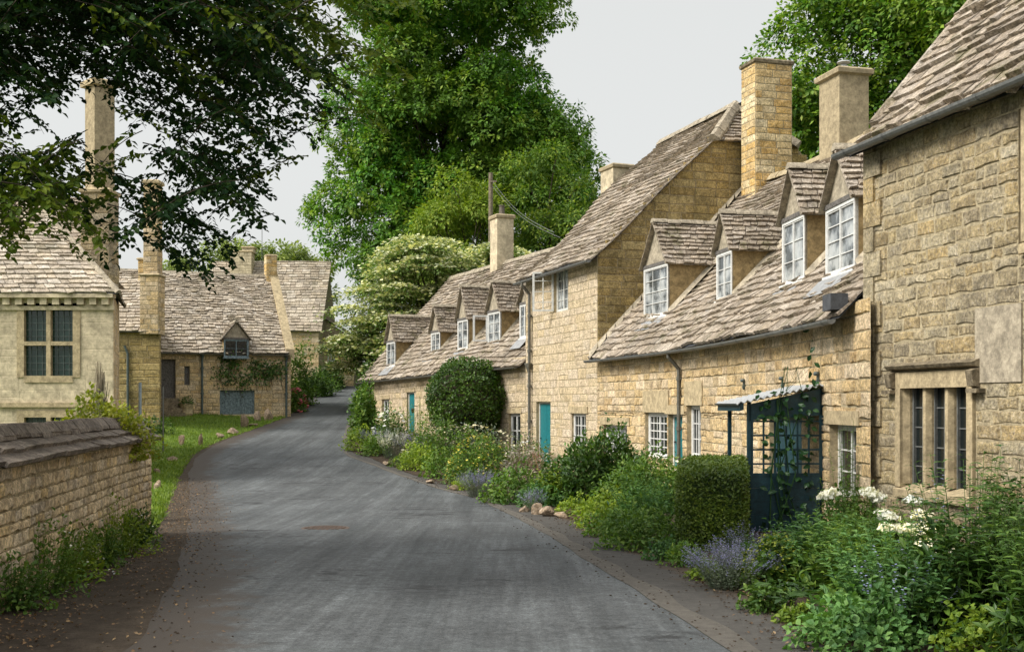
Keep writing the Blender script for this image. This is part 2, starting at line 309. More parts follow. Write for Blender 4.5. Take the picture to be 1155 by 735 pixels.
def stone_wall(mb, W, s0, s1, z0, z1, openings=(), course=(.17, .27), width=(.26, .62), h=(.004, .028), gap=.010, clip=None, reveal=.22, mats=(0, 1, 2), seed=1, wob=.012, o0=0.):
    r = np.random.default_rng(seed)
    must = sorted({z0, z1} | {z for q in openings for z in q[2:4] if z0 < z < z1}); zs = [z0]
    for a, b in zip(must[:-1], must[1:]):
        z = a
        while b - z > course[1] * 1.35:
            z += r.uniform(*course); zs.append(z)
        zs.append(b)
    S, mort = [], []
    for za, zb in zip(zs[:-1], zs[1:]):
        if zb - za < .02: continue
        lo, hi = (s0, s1) if clip is None else clip((za + zb) / 2)
        segs = [(lo, hi)]
        for q in openings:
            if q[2] < zb - .01 and q[3] > za + .01:
                segs = [t for a, b in segs for t in ((a, min(b, q[0])), (max(a, q[1]), b)) if t[1] - t[0] > .02]
        for a, b in segs:
            x = a; hgt = zb - za
            while x < b - .02:
                wd = r.uniform(*width) * (.75 + .5 * hgt / course[1]); e = x + wd
                if b - e < width[0] * .5: e = b
                mort.append((x, e, za, zb))
                if hgt > .25 and r.random() < .35 and e - x > .25:     # two thin stones in place of a tall one
                    m = za + hgt * r.uniform(.4, .6); S += [(x, e, za, m), (x, e, m, zb)]
                else: S.append((x, e, za, zb))
                x = e
    mort = np.array(mort)
    a, b, c, d = mort.T
    mb.quads(np.stack([W(a, o0, c), W(b, o0, c), W(b, o0, d), W(a, o0, d)], 1), mats[1])
    S = np.array(S); n = len(S); a, b, c, d = S.T
    gp = gap * r.uniform(.3, 1.2, (4, n)); a, b, c, d = a + gp[0], b - gp[1], c + gp[2], d - gp[3]
    hh = r.uniform(*h, n)
    j = lambda k=1.: r.uniform(-wob, wob, n) * k
    A = [(a + j(), c + j(.6)), ((a + b) / 2, c + j(.6)), (b + j(), c + j(.6)), (b + j(.6), (c + d) / 2), (b + j(), d + j(.6)), ((a + b) / 2, d + j(.6)), (a + j(), d + j(.6)), (a + j(.6), (c + d) / 2)]
    ms, mz = (a + b) / 2, (c + d) / 2
    bev = np.minimum(.022, .22 * np.minimum(b - a, d - c))
    ring0 = [W(s, o0 - .004, z) for s, z in A]
    ring1 = []
    for s, z in A:
        fs, fz = ms - s, mz - z; l = np.hypot(fs, fz) + 1e-6
        k = bev / l
        ring1.append(W(s + fs * k, o0 + hh * r.uniform(.7, 1.1, n) + .002, z + fz * k))
    mid = W(ms + j(2), o0 + hh * r.uniform(.9, 1.3, n) + .002, mz + j())
    V = np.stack(ring0 + ring1 + [mid], 1)
    q = [[i, (i + 1) % 8, 8 + (i + 1) % 8, 8 + i] for i in range(8)]
    t = [[8 + i, 8 + (i + 1) % 8, 16] for i in range(8)]
    off = 17 * np.arange(n)[:, None, None]
    nb = mb.n
    mb.add(V.reshape(-1, 3), (np.array(q)[None] + off).reshape(-1, 4), mats[0])
    mb.f.append(((np.array(t)[None] + off).reshape(-1, 3) + nb, mats[0]))
    for (a, b, c, d) in openings:
        i = -reveal
        ss = np.linspace(a, b, 2)
        mb.quads([W([a, a, a, a], [o0 + .004, i, i, o0 + .004], [c, c, d, d]), W([b, b, b, b], [i, o0 + .004, o0 + .004, i], [c, c, d, d]),
                  W([a, b, b, a], [o0 + .004, o0 + .004, i, i], [d] * 4), W([a, b, b, a], [i, i, o0 + .004, o0 + .004], [c] * 4)], mats[2])
        mb.quads([W([a, b, b, a], [i - .03] * 4, [c, c, d, d])], mats[2])
def plain_wall(mb, W, s0, s1, z0, z1, mat=1):
    mb.quads([W([s0, s1, s1, s0], 0, [z0, z0, z1, z1])], mat)

# ------------------------------------------------------------------ slates
def undul(p, a=.03):
    x, y, z = p[..., 0], p[..., 1], p[..., 2]
    return a * (np.sin(x * .9 + z * 1.3) + np.sin(y * .7 - z * .8 + 1) + .6 * np.sin(y * 1.9 + x * 1.1 + 2))
def slates(mb, P, c0=.27, c1=.15, wid=(.18, .42), th=(.012, .030), mat=0, sheet=1, amp=.02, seed=3, jit=1.0):
    """P(u, v) -> points of the slope, v from eaves to ridge. Courses get shorter towards the ridge."""
    r = np.random.default_rng(seed)
    uu = np.linspace(0, 1, 25)
    Lv = np.mean(np.linalg.norm(P(uu, np.ones(25)) - P(uu, np.zeros(25)), axis=-1))
    def Q(u, v, k=0.):
        e = 2e-3; p = P(u, v)
        du = P(u + e, v) - P(u - e, v); dv = P(u, v + e) - P(u, v - e)
        n = np.cross(du, dv); n = n / (np.linalg.norm(n, axis=-1)[..., None] + 1e-12)
        n = np.where(n[..., 2:3] < 0, -n, n)
        k = np.asarray(k) + undul(p, amp)
        return p + n * k[..., None]
    U = []; v = 0.
    while v < 1 - 1e-6:
        c = (c0 + (c1 - c0) * v) * r.uniform(.85, 1.15) / Lv
        v1 = min(1, v + c); v1 = 1. if 1 - v1 < .4 * c else v1
        row = P(uu, np.full(25, (v + v1) / 2)); Lu = np.linalg.norm(np.diff(row, axis=0), axis=1).sum()
        if Lu > .05:
            x = -r.uniform(0, wid[0])
            while x < Lu:
                w_ = r.uniform(*wid); a, b = max(0, x), min(Lu, x + w_)
                if b - a > .02: U.append((a / Lu, b / Lu, v, v1, c, Lu))
                x += w_
        v = v1
    U = np.array(U); n = len(U); u0, u1, v0, v1, c, Lu = U.T
    t = r.uniform(*th, n); gap = .004 / Lu
    u0 = u0 + gap; u1 = u1 - gap
    jl, jr = r.normal(0, .020, n) * jit / Lv, r.normal(0, .020, n) * jit / Lv
    vh = np.minimum(v1 + .25 * c, 1.0)
    lift = .012 + t * .9 + np.abs(r.normal(0, .007, n)) * jit
    z = np.zeros(n)
    V = np.stack([Q(u0, v0 + jl, lift * .4), Q(u1, v0 + jr, lift * .4), Q(u1, vh, z + .002), Q(u0, vh, z + .002),
                  Q(u0 + .01 / Lu, v0 + jl + .004 / Lv, lift + t), Q(u1 - .01 / Lu, v0 + jr + .004 / Lv, lift + t), Q(u1, vh, z + .004 + t * .3), Q(u0, vh, z + .004 + t * .3)], 1)
    f = np.array([[4, 5, 6, 7], [0, 1, 5, 4], [1, 2, 6, 5], [3, 0, 4, 7]])
    mb.add(V.reshape(-1, 3), (f[None] + 8 * np.arange(n)[:, None, None]).reshape(-1, 4), mat)
    if sheet is not None:
        a, b = np.meshgrid(np.linspace(0, 1, 33), np.linspace(0, 1, 9)); V = Q(a.ravel(), b.ravel(), np.full(a.size, -.006))
        i = (np.arange(8)[:, None] * 33 + np.arange(32)[None]).ravel()
        mb.add(V, np.stack([i, i + 1, i + 34, i + 33], 1), sheet)
def bilin(a, b, c, d):
    """a-b eaves, d-c ridge"""
    a, b, c, d = (np.asarray(q, float) for q in (a, b, c, d))
    def P(u, v):
        u = np.asarray(u, float)[..., None]; v = np.asarray(v, float)[..., None]
        return (a * (1 - u) + b * u) * (1 - v) + (d * (1 - u) + c * u) * v
    return P
def ridge_stones(mb, pts, size=.16, length=.42, mat=0, seed=1):
    """saddle stones laid along a line"""
    r = np.random.default_rng(seed); pts = np.asarray(pts, float)
    l = np.concatenate([[0], np.cumsum(np.linalg.norm(np.diff(pts, axis=0), axis=1))]); f = lambda s: np.stack([np.interp(s, l, pts[:, k]) for k in range(3)], -1)
    s = 0
    while s < l[-1] - .05:
        e = min(l[-1], s + length * r.uniform(.85, 1.15)); a, b = f(s + .006), f(e - .006)
        t = (b - a) / np.linalg.norm(b - a); side = np.cross(t, UP); side /= np.linalg.norm(side); up = np.cross(side, t)
        k = size * r.uniform(.92, 1.08); dz = r.uniform(-.008, .008)
        ring = [side * k - up * k * .75, side * k * .9 - up * k * .45, side * k * .28 + up * k * .28, -side * k * .28 + up * k * .28, -side * k * .9 - up * k * .45, -side * k - up * k * .75]
        V = np.array([p + q + up * dz for p in (a, b) for q in ring])
        mb.add(V, [[i, i + 1, i + 7, i + 6] for i in range(5)], mat); mb.add(V, [[5, 4, 3, 2, 1, 0], [6, 7, 8, 9, 10, 11]], mat)
        s = e

# ------------------------------------------------------------------ joinery
def window(W, rc, o, parent, frame='white', glass='glass', lights=2, rows=3, cols=2, fw=.05, bw=.018, name='window', depth=.06, sill=None, transom=None):
    """frame with casements and glazing bars, its pane sheet a sub-part"""
    a, b, c, d = rc; mb = MB()
    bx = lambda s0, s1, o0, o1, z0, z1: mb.box((s0, o0, z0), (s1, o1, z1), 0, W)
    bx(a, a + fw, o - depth, o, c, d); bx(b - fw, b, o - depth, o, c, d); bx(a + fw, b - fw, o - depth, o, d - fw, d); bx(a + fw, b - fw, o - depth, o, c, c + fw)
    iw = (b - a - 2 * fw)
    for i in range(lights):
        x0 = a + fw + iw * i / lights; x1 = a + fw + iw * (i + 1) / lights
        if i: bx(x0 - fw * .4, x0 + fw * .4, o - depth, o - .004, c + fw, d - fw)
        k = fw * .45
        for (p, q, s_, t_) in ((x0, x0 + k, c + fw, d - fw), (x1 - k, x1, c + fw, d - fw), (x0 + k, x1 - k, d - fw - k, d - fw), (x0 + k, x1 - k, c + fw, c + fw + k)):
            bx(p + .002, q - .002, o - depth * .8, o - .012, s_, t_)
        for r_ in range(1, rows):
            z = c + fw + (d - c - 2 * fw) * r_ / rows; bx(x0 + k, x1 - k, o - depth * .6, o - .018, z - bw / 2, z + bw / 2)
        for q in range(1, cols):
            x = x0 + (x1 - x0) * q / cols; bx(x - bw / 2, x + bw / 2, o - depth * .6, o - .02, c + fw + k, d - fw - k)
    if transom:
        bx(a + fw, b - fw, o - depth - .01, o + .004, c + (d - c) * transom - fw * .6, c + (d - c) * transom + fw * .6)
    if sill: bx(a - sill, b + sill, o - depth, o + .05, c - .05, c - .002)
    w = mb.build(name, M[frame], parent)
    gm = MB(); gm.quads([W([a + fw * .5, b - fw * .5, b - fw * .5, a + fw * .5], o - depth * .7, [c + fw * .5, c + fw * .5, d - fw * .5, d - fw * .5])])
    gm.build('pane', M[glass], w)
    return w
def door(W, rc, o, parent, mat='teal', planks=5, frame='oldwhite'):
    a, b, c, d = rc; fm = MB(); f = .06
    fm.box((a, o - .08, c), (a + f, o + .01, d), 0, W); fm.box((b - f, o - .08, c), (b, o + .01, d), 0, W); fm.box((a + f, o - .08, d - f), (b - f, o + .01, d), 0, W)
    fr = fm.build('door_frame', M[frame], parent)
    mb = MB(); n = planks; w = (b - a - 2 * f)
    for i in range(n):
        x0 = a + f + w * i / n; mb.box((x0 + .003, o - .06, c), (x0 + w / n - .003, o - .012 - .004 * (i % 2), d - f - .004), 0, W)
    mb.box((a + f, o - .07, c), (b - f, o - .04, d - f - .004), 0, W)
    dr = mb.build('door', M[mat], parent)
    hb = MB(); hb.lathe(W(b - f - .08, o + .015, c + (d - c) * .48), [(.02, -.02), (.028, 0), (.02, .02)], 8); hb.build('door_handle', M['iron'], dr)
def gutter(W, s0, s1, o, z, parent, mat='gutter', r=.062, n=40, brackets=.9, zf=None):
    mb = MB(); s = np.linspace(s0, s1, n); zz = z if zf is None else zf(s)
    p = W(s, o, zz); nrm = W(s, o + 1., zz) - p
    th = np.linspace(np.pi, 2 * np.pi, 8)
    for rr, flip in ((r, 1), (r - .008, 0)):
        V = p[:, None] + nrm[:, None] * np.cos(th)[None, :, None] * rr + UP[None, None] * np.sin(th)[None, :, None] * rr
        i = np.arange(n - 1)[:, None] * 8; j = np.arange(7)[None]
        mb.add(V.reshape(-1, 3), np.stack([i + j, i + j + 1, i + 9 + j, i + 8 + j], -1).reshape(-1, 4))
    for e in (0, -1):
        V = p[e] + nrm[e] * np.cos(th)[:, None] * r + UP * np.sin(th)[:, None] * r; mb.add(V, [list(range(8))])
    ns = max(1, int(abs(s1 - s0) / brackets))
    for q in np.linspace(s0 + .3, s1 - .3, ns):
        pp = W(q, o, z if zf is None else zf(q)); nn = W(q, o + 1., z if zf is None else zf(q)) - pp; tt = W(q + .03, o, z if zf is None else zf(q + .03)) - pp
        V = np.concatenate([pp + nn * np.cos(th)[:, None] * (r + .009) + UP * np.sin(th)[:, None] * (r + .009) + tt * k for k in (-1, 1)])
        mb.add(V, [[i, i + 1, i + 9, i + 8] for i in range(7)])
    return mb.build('gutter', M[mat], parent)
def downpipe(W, s, o, z0, z1, parent, mat='pipe', r=.04, swan=.22, hopper=None):
    mb = MB()
    pts = [W(s, o + swan, z1), W(s, o + swan, z1 - .08), W(s, o + swan * .5, z1 - .2), W(s, o, z1 - .34), W(s, o, z1 - .5), W(s, o, z0)]
    mb.tube(pts, r, 10)
    for z in np.arange(z0 + .4, z1 - .4, 1.1):
        mb.tube([W(s, o, z - .045), W(s, o, z + .045)], r * 1.35, 10); mb.box((s - .08, o - .05, z - .02), (s + .08, o - .02, z + .02), 0, W)
    d = mb.build('downpipe', M[mat], parent)
    if hopper is not None:
        h = MB(); p = [(.055, -.14), (.06, -.1), (.12, .06), (.135, .1), (.135, .13), (.11, .13)]
        h.lathe(W(s, o + .02, hopper), p, 4); h.build('hopper', M[mat], d)
    return d
def chimney(parent, x, y, wx, wy, z0, z1, rot, mat='amber', cap=.09, seed=5, pots=0, rendered=False, cowl=False, capmat='cement', name='chimney', course=(.15, .22), flare=.06):
    c, s = math.cos(rot), math.sin(rot); mb = MB()
    cor = [np.array([x + c * a * wx / 2 - s * b * wy / 2, y + s * a * wx / 2 + c * b * wy / 2]) for a, b in ((-1, -1), (-1, 1), (1, 1), (1, -1))]
    for i in range(4):
        a, b = cor[i], cor[(i + 1) % 4]; W = Wall([a, b])
        if rendered: mb.quads([W([0, W.L, W.L, 0], 0, [z0, z0, z1, z1])], 0)
        else: stone_wall(mb, W, 0, W.L, z0, z1, course=course, width=(.2, .5), h=(.003, .016), gap=.007, mats=(0, 1, 2), seed=seed + i, wob=.006)
    def ring(k, z): return [(*(np.array([x, y]) + (q - np.array([x, y])) * k), z) for q in cor]
    k = 1 + 2 * flare / max(wx, wy)
    L = [(1.0, z1 - .001), (k, z1 + .03), (k + .02, z1 + cap), (k - .12, z1 + cap + .05), (k - .3, z1 + cap + .06)]
    for (k0, a), (k1, b) in zip(L[:-1], L[1:]):
        A, B = ring(k0, a), ring(k1, b)
        for i in range(4): mb.quads([[A[i], A[(i + 1) % 4], B[(i + 1) % 4], B[i]]], 2)
    mb.poly(ring(*L[-1]), 2)
    o = mb.build(name, [M[mat], M['mortar'], M[capmat]], parent)
    top = z1 + cap + .05
    for i in range(pots):
        off = (i - (pots - 1) / 2) * .32; p = (x + c * off, y + s * off, top)
        pb = MB(); pb.lathe(p, [(.13, 0), (.12, .05), (.10, .35), (.125, .38), (.125, .42), (.08, .42)], 12); pb.build('chimney_pot', M['terra'], o)
    if cowl:
        pb = MB(); pb.lathe((x, y, top), [(.10, 0), (.10, .16), (.07, .16), (.07, .2)], 12); pb.lathe((x, y, top + .24), [(.02, -.04), (.17, 0), (.15, .03), (.03, .05)], 12); pb.build('cowl', M['zinc'], o)
    return o
# ------------------------------------------------------------------ foliage
def unit(a): return a / (np.linalg.norm(a, axis=-1)[..., None] + 1e-9)
def leaves(mb, P, A, Nn, L, Wd, mat=0, fine=False, droop=.15):
    """P base, A axis, Nn normal: a folded leaf at each point"""
    n = len(P)
    if n == 0: return
    A = unit(A); B = unit(np.cross(A, Nn)); Nn = np.cross(B, A)
    L = np.broadcast_to(L, n)[:, None]; Wd = np.broadcast_to(Wd, n)[:, None] / 2
    if fine:
        V = np.stack([P, P + A * L * .38 + B * Wd + Nn * Wd * .35, P + A * L * .38 - B * Wd + Nn * Wd * .35, P + A * L * .5, P + A * L * .97 - Nn * L * droop,
                      P + A * L * .70 + B * Wd * .72 + Nn * Wd * .15 - Nn * L * droop * .4, P + A * L * .70 - B * Wd * .72 + Nn * Wd * .15 - Nn * L * droop * .4], 1)
        f = np.array([[0, 2, 6, 3], [3, 6, 4, 4], [0, 3, 5, 1], [3, 4, 5, 5]])
        f4 = np.array([[0, 2, 6, 3], [0, 3, 5, 1]]); f3 = np.array([[3, 6, 4], [3, 4, 5]])
        nb = mb.n; off = 7 * np.arange(n)[:, None, None]
        mb.add(V.reshape(-1, 3), (f4[None] + off).reshape(-1, 4), mat); mb.f.append(((f3[None] + off).reshape(-1, 3) + nb, mat))
    else:
        V = np.stack([P, P + A * L * .45 + B * Wd - Nn * L * droop * .1, P + A * L - Nn * L * droop, P + A * L * .45 - B * Wd - Nn * L * droop * .1], 1)
        mb.quads(V, mat)
def rdir(r, n): return unit(r.normal(size=(n, 3)))
def perp(A, r):
    return unit(np.cross(A, r.normal(size=A.shape)))
def crown_blobs(r, c, rad, n, br, shell=.55, zlo=-.8):
    """n blob centres filling an ellipsoid towards its outside"""
    d = rdir(r, n * 4); d = d[d[:, 2] > zlo][:n]
    k = (shell + (1 - shell) * r.random(len(d)) ** .6)[:, None]
    return np.asarray(c) + d * k * (np.asarray(rad) - br * .7), br * r.uniform(.65, 1.25, len(d))
def tuft_crown(mb, r, cen, rad, tufts, per, L, Wd, spread, mat=0, mat2=None, mat2_frac=0, squash=.85, fine=False):
    """each blob carries tufts on its skin, each tuft is a spray of drooping leaves"""
    P, A, Nn, mm = [], [], [], []
    for c, b in zip(cen, rad):
        k = max(3, int(tufts * (b / np.mean(rad)) ** 2)); d = rdir(r, int(k * 1.5)); d = d[d[:, 2] > -.40][:k]
        q = c + d * b * r.uniform(.7, 1.05, (len(d), 1)) * np.array([1, 1, squash])
        m = per
        out = np.repeat(d, m, 0); pos = np.repeat(q, m, 0)
        w = rdir(r, len(out)); ax = unit(w * 1.0 + out * .7 + UP * .05)
        P.append(pos + ax * spread * r.uniform(.1, 1, (len(pos), 1))); A.append(unit(ax - UP * .35)); Nn.append(unit(out * .6 + UP * .8 + rdir(r, len(out)) * .45))
        mm.append(np.repeat(r.random(len(d)) < mat2_frac, m))
    P, A, Nn, mm = map(np.concatenate, (P, A, Nn, mm))
    L = L * r.uniform(.7, 1.25, len(P)); Wd = Wd * r.uniform(.75, 1.2, len(P))
    leaves(mb, P[~mm], A[~mm], Nn[~mm], L[~mm], Wd[~mm], mat, fine)
    if mm.any(): leaves(mb, P[mm], A[mm], Nn[mm], L[mm], Wd[mm], mat2, fine)
def limb(mb, a, b, r0, r1, r, sag=.08, n=7, seg=7):
    a, b = np.asarray(a, float), np.asarray(b, float); t = np.linspace(0, 1, n)[:, None]; l = np.linalg.norm(b - a)
    p = a + (b - a) * t + np.sin(t * np.pi) * (UP * sag * l + r.normal(0, .03 * l, 3)) + np.concatenate([np.zeros((1, 3)), r.normal(0, .012 * l, (n - 2, 3)), np.zeros((1, 3))])
    mb.tube(p, np.linspace(r0, r1, n), seg)
def big_tree(name, label, base, top, lobes, leafm, tufts, per, L, Wd, spread, trunk_r, seed, group=None, mat2=None, frac=0, cat='tree', branches=18, trunk_name='trunk'):
    """lobes: list of (centre, radii, number of blobs, blob radius)"""
    r = np.random.default_rng(seed); t = thing(name, label, cat, base, group)
    cen, rad = [], []
    for c, ra, n, br in lobes:
        a, b = crown_blobs(r, c, ra, n, br); cen.append(a); rad.append(b)
    cen, rad = np.concatenate(cen), np.concatenate(rad)
    tb = MB(); base = np.asarray(base, float); top = np.asarray(top, float)
    n = 10; tt = np.linspace(0, 1, n); p = base + (top - base) * tt[:, None]; p[1:-1, :2] += r.normal(0, trunk_r * .35, (n - 2, 2)); p[0, 2] -= .3
    rr = trunk_r * (1 - .85 * tt); rr[0] *= 1.35
    tb.tube(p, rr, 12)
    for i in r.permutation(len(cen))[:branches]:
        k = r.uniform(.25, .85); a = base + (top - base) * k
        if cen[i][2] < a[2]: a = base + (top - base) * .25
        limb(tb, a, cen[i], trunk_r * .38 * (1.1 - k), .03, r)
    tb.build(trunk_name, M['bark'], t, smooth=True)
    cb = MB(); tuft_crown(cb, r, cen, rad, tufts, per, L, Wd, spread, 0, 1, frac)
    cb.build('crown', [leafm] + ([mat2] if mat2 else []), t)
    return t

LF = {}
def setup_leaves():
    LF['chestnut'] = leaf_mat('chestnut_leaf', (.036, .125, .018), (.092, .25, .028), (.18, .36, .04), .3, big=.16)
    LF['chestnut2'] = leaf_mat('chestnut_leaf_sunny', (.17, .29, .03), (.20, .31, .04), (.27, .34, .06), .3)  # brighter copy of the leaf; sunlight on some tufts is put into the colour
    LF['ash'] = leaf_mat('ash_leaf', (.12, .21, .02), (.20, .29, .03), (.28, .34, .05), .32)
    LF['lime'] = leaf_mat('lime_leaf', (.045, .13, .016), (.11, .23, .025), (.20, .32, .045), .35)
    LF['over'] = leaf_mat('beech_leaf_shade', (.008, .027, .010), (.016, .046, .012), (.036, .072, .014), .25, .6, .12)  # shade under the canopy is put into this very dark leaf colour
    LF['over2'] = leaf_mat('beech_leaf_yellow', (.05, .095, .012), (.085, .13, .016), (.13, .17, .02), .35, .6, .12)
    LF['vib'] = leaf_mat('dogwood_leaf', (.08, .15, .03), (.13, .21, .05), (.18, .26, .07), .25)
    LF['vibf'] = leaf_mat('dogwood_bract', (.50, .54, .30), (.60, .62, .40), (.68, .68, .52), .25)
    LF['far'] = leaf_mat('far_leaf', (.15, .22, .05), (.22, .29, .07), (.28, .34, .10), .3)
    LF['box'] = leaf_mat('box_leaf', (.05, .095, .012), (.09, .145, .018), (.14, .19, .03), .2, .45)
    LF['bay'] = leaf_mat('topiary_leaf', (.025, .065, .008), (.05, .11, .012), (.09, .155, .02), .2, .4)
    LF['dark'] = leaf_mat('dark_shrub_leaf', (.025, .065, .012), (.05, .11, .018), (.09, .16, .024), .25, .45)
    LF['mid'] = leaf_mat('mid_green_leaf', (.055, .125, .02), (.10, .19, .03), (.16, .24, .04), .3)
    LF['cool'] = leaf_mat('cool_green_leaf', (.045, .12, .035), (.085, .19, .05), (.13, .24, .07), .3)
    LF['bright'] = leaf_mat('bright_leaf', (.12, .20, .02), (.19, .28, .028), (.27, .34, .04), .35)
    LF['lady'] = leaf_mat('yellow_green_froth', (.20, .25, .03), (.30, .34, .04), (.38, .38, .06), .3)
    LF['silver'] = leaf_mat('grey_green_leaf', (.09, .13, .085), (.13, .17, .12), (.18, .21, .16), .25)
    LF['violet'] = leaf_mat('violet_blue_flower', (.13, .13, .30), (.20, .20, .40), (.30, .28, .46), .2)
    LF['spike'] = leaf_mat('pale_blue_flower', (.18, .21, .40), (.26, .29, .48), (.34, .36, .55), .2)
    LF['whitef'] = leaf_mat('white_flower', (.66, .67, .62), (.76, .76, .72), (.80, .80, .78), .2)
    LF['yellowf'] = leaf_mat('yellow_flower', (.48, .40, .06), (.55, .48, .09), (.60, .55, .15), .2)
    LF['cream'] = leaf_mat('cream_flower', (.55, .52, .36), (.62, .58, .42), (.68, .65, .5), .2)
    LF['pinkf'] = leaf_mat('pink_flower', (.50, .10, .13), (.58, .16, .20), (.60, .24, .28), .2)
    LF['grass'] = leaf_mat('grass_blade', (.09, .16, .015), (.13, .21, .02), (.19, .25, .035), .3)
    LF['litter'] = leaf_mat('fallen_leaf', (.10, .055, .025), (.17, .10, .05), (.27, .19, .10), .1)
    LF['drytwig'] = leaf_mat('dry_grey_stem', (.20, .17, .13), (.28, .25, .20), (.34, .31, .26), .1)
    LF['vine'] = leaf_mat('vine_leaf', (.012, .045, .016), (.025, .075, .025), (.045, .11, .035), .25, .4)
setup_leaves()

def stems(mb, r, n, h, spread, L, Wd, per, mat=0, t0=.1, lean=.35, axis_up=.45, fine=True, srad=.004, smat=None, base_r=.45, hvar=.35):
    """upright leafy stems from a common base; returns tip points and directions"""
    a = r.uniform(0, 2 * np.pi, n); q = np.sqrt(r.random(n)); rad = np.stack([np.cos(a), np.sin(a)], 1) * q[:, None]
    b = np.concatenate([rad * spread * base_r, np.zeros((n, 1))], 1)
    hh = h * (1 - hvar * r.random(n)) * (1 - .25 * q ** 2)
    tip = np.concatenate([rad * spread + r.normal(0, .05 * spread, (n, 2)), hh[:, None]], 1)
    mid = (b + tip) / 2 + np.concatenate([-rad * spread * .08, (hh * .08)[:, None]], 1)
    def pos(t): t = t[..., None]; return b[:, None] * (1 - t) ** 2 + 2 * mid[:, None] * t * (1 - t) + tip[:, None] * t ** 2
    t = np.linspace(t0, 1, per)[None] + r.uniform(-.03, .03, (n, per)); p = pos(t)
    d = unit(pos(t + .02) - p)
    ph = np.arange(per)[None] * 2.4 + r.uniform(0, 6.28, (n, 1)); side = np.stack([np.cos(ph), np.sin(ph), 0 * ph], -1)
    ax = unit(side + d * axis_up + UP * .1); nn = unit(UP * .9 + d * .3 - side * .35 + r.normal(0, .25, ax.shape))
    sc = (1 - .45 * np.clip(t, 0, 1) ** 2) * r.uniform(.7, 1.2, t.shape)
    leaves(mb, p.reshape(-1, 3), ax.reshape(-1, 3), nn.reshape(-1, 3), (L * sc).ravel(), (Wd * sc).ravel(), mat, fine, .25)
    if smat is not None:
        tt = np.linspace(0, 1, 5)[None].repeat(n, 0); c = pos(tt)
        for i in range(n): mb.tube(c[i], np.linspace(srad, srad * .4, 5), 4, smat, False)
    return tip, unit(tip - mid)
def mound(mb, r, n, rx, ry, h, L, Wd, mat=0, fine=True, lump=.25, fill=.5):
    """domed cushion of leaves"""
    d = rdir(r, n); d[:, 2] = np.abs(d[:, 2])
    lob = 1 + lump * np.sin(d[:, 0] * 5 + r.uniform(0, 6)) * np.sin(d[:, 1] * 5 + r.uniform(0, 6)) + r.normal(0, .07, n)
    k = (1 - fill * r.random(n) ** 2.5) * lob
    p = d * k[:, None] * np.array([rx, ry, h]); ax = unit(d * .8 + rdir(r, n) * .8 + UP * .15); nn = unit(d * .5 + UP * .7 + rdir(r, n) * .5)
    leaves(mb, p - ax * L * .4, ax, nn, L * r.uniform(.65, 1.2, n), Wd * r.uniform(.7, 1.2, n), mat, fine, .2)
def shell(mb, r, n, c, rad, L, Wd, mat=0, fine=False, box=False, depth=.12):
    """clipped plant: leaves just under the skin of an ellipsoid or a rounded box"""
    if box:
        q = r.uniform(-1, 1, (n, 3)); ax_ = r.choice(3, n, p=[.3, .3, .4]); s = np.where(r.random(n) < .5, -1, 1.); q[np.arange(n), ax_] = s
        d = np.zeros((n, 3)); d[np.arange(n), ax_] = s; q = np.sign(q) * (np.abs(q) - .06 * np.abs(np.roll(q, 1, 1)) ** 6)
        q = q * np.asarray(rad) - d * depth * r.random((n, 1)) ** 1.5 + d * r.normal(0, .012, (n, 1))
    else:
        d = rdir(r, n); wob = 1 + .05 * np.sin(d[:, 0:1] * 7 + 1) * np.sin(d[:, 2:3] * 6) + .035 * np.sin(d[:, 1:2] * 11 + d[:, 2:3] * 9) + np.abs(r.normal(0, .018, (n, 1)))
        q = d * (np.asarray(rad) * wob - depth * r.random((n, 1)) ** 1.5)
    p = np.asarray(c) + q; ax = unit(d * .7 + rdir(r, n)); nn = unit(d * .7 + UP * .4 + rdir(r, n) * .6)
    leaves(mb, p, ax, nn, L * r.uniform(.7, 1.2, n), Wd * r.uniform(.7, 1.2, n), mat, fine)
def core(mb, c, rad, mat=0, box=False):
    """dark twiggy inside of a clipped plant"""
    if box:
        c = np.asarray(c); q = np.asarray(rad); mb.box(c - q, c + q, mat)
    else:
        mb.lathe(c, [(rad[0] * math.cos(a), rad[2] * math.sin(a)) for a in np.linspace(-1.5, 1.5, 9)], 14, mat)
def petals(mb, r, P, size, mat=0, per=5, up=None):
    """little open flowers at P"""
    n = len(P); c = rdir(r, n) * .6 + (UP if up is None else up); c = unit(c); u = perp(c, r); w = np.cross(c, u)
    for k in range(per):
        a = 2 * np.pi * k / per; d = u * math.cos(a) + w * math.sin(a)
        leaves(mb, P, d + c * .25, c, size * r.uniform(.8, 1.1, n), size * .95, mat, False, .1)
def head(mb, r, c, rad, n, size, mat=0, flat=.6):
    d = rdir(r, n); d[:, 2] = np.abs(d[:, 2]) * 1.0 - .15
    petals(mb, r, np.asarray(c) + d * rad * np.array([1, 1, flat]) * r.uniform(.35, 1.15, (n, 1)), size, mat, 4, d)
def spikes(mb, r, P, D, length, rad, n, size, mat=0):
    """flower spikes at stem tips"""
    k = len(P); t = np.linspace(0, 1, n)[None].repeat(k, 0) + r.uniform(-.03, .03, (k, n)); a = r.uniform(0, 6.28, (k, n))
    side = np.stack([np.cos(a), np.sin(a), 0 * a], -1); ln = length * r.uniform(.6, 1.2, (k, 1))
    p = P[:, None] + D[:, None] * (t * ln)[..., None] + side * (rad * (1.1 - t))[..., None] * .6
    leaves(mb, p.reshape(-1, 3), (side + UP * .4).reshape(-1, 3), (UP - side * .3 + r.normal(0, .2, side.shape)).reshape(-1, 3), size * r.uniform(.7, 1.2, k * n), size * .8, mat, False)
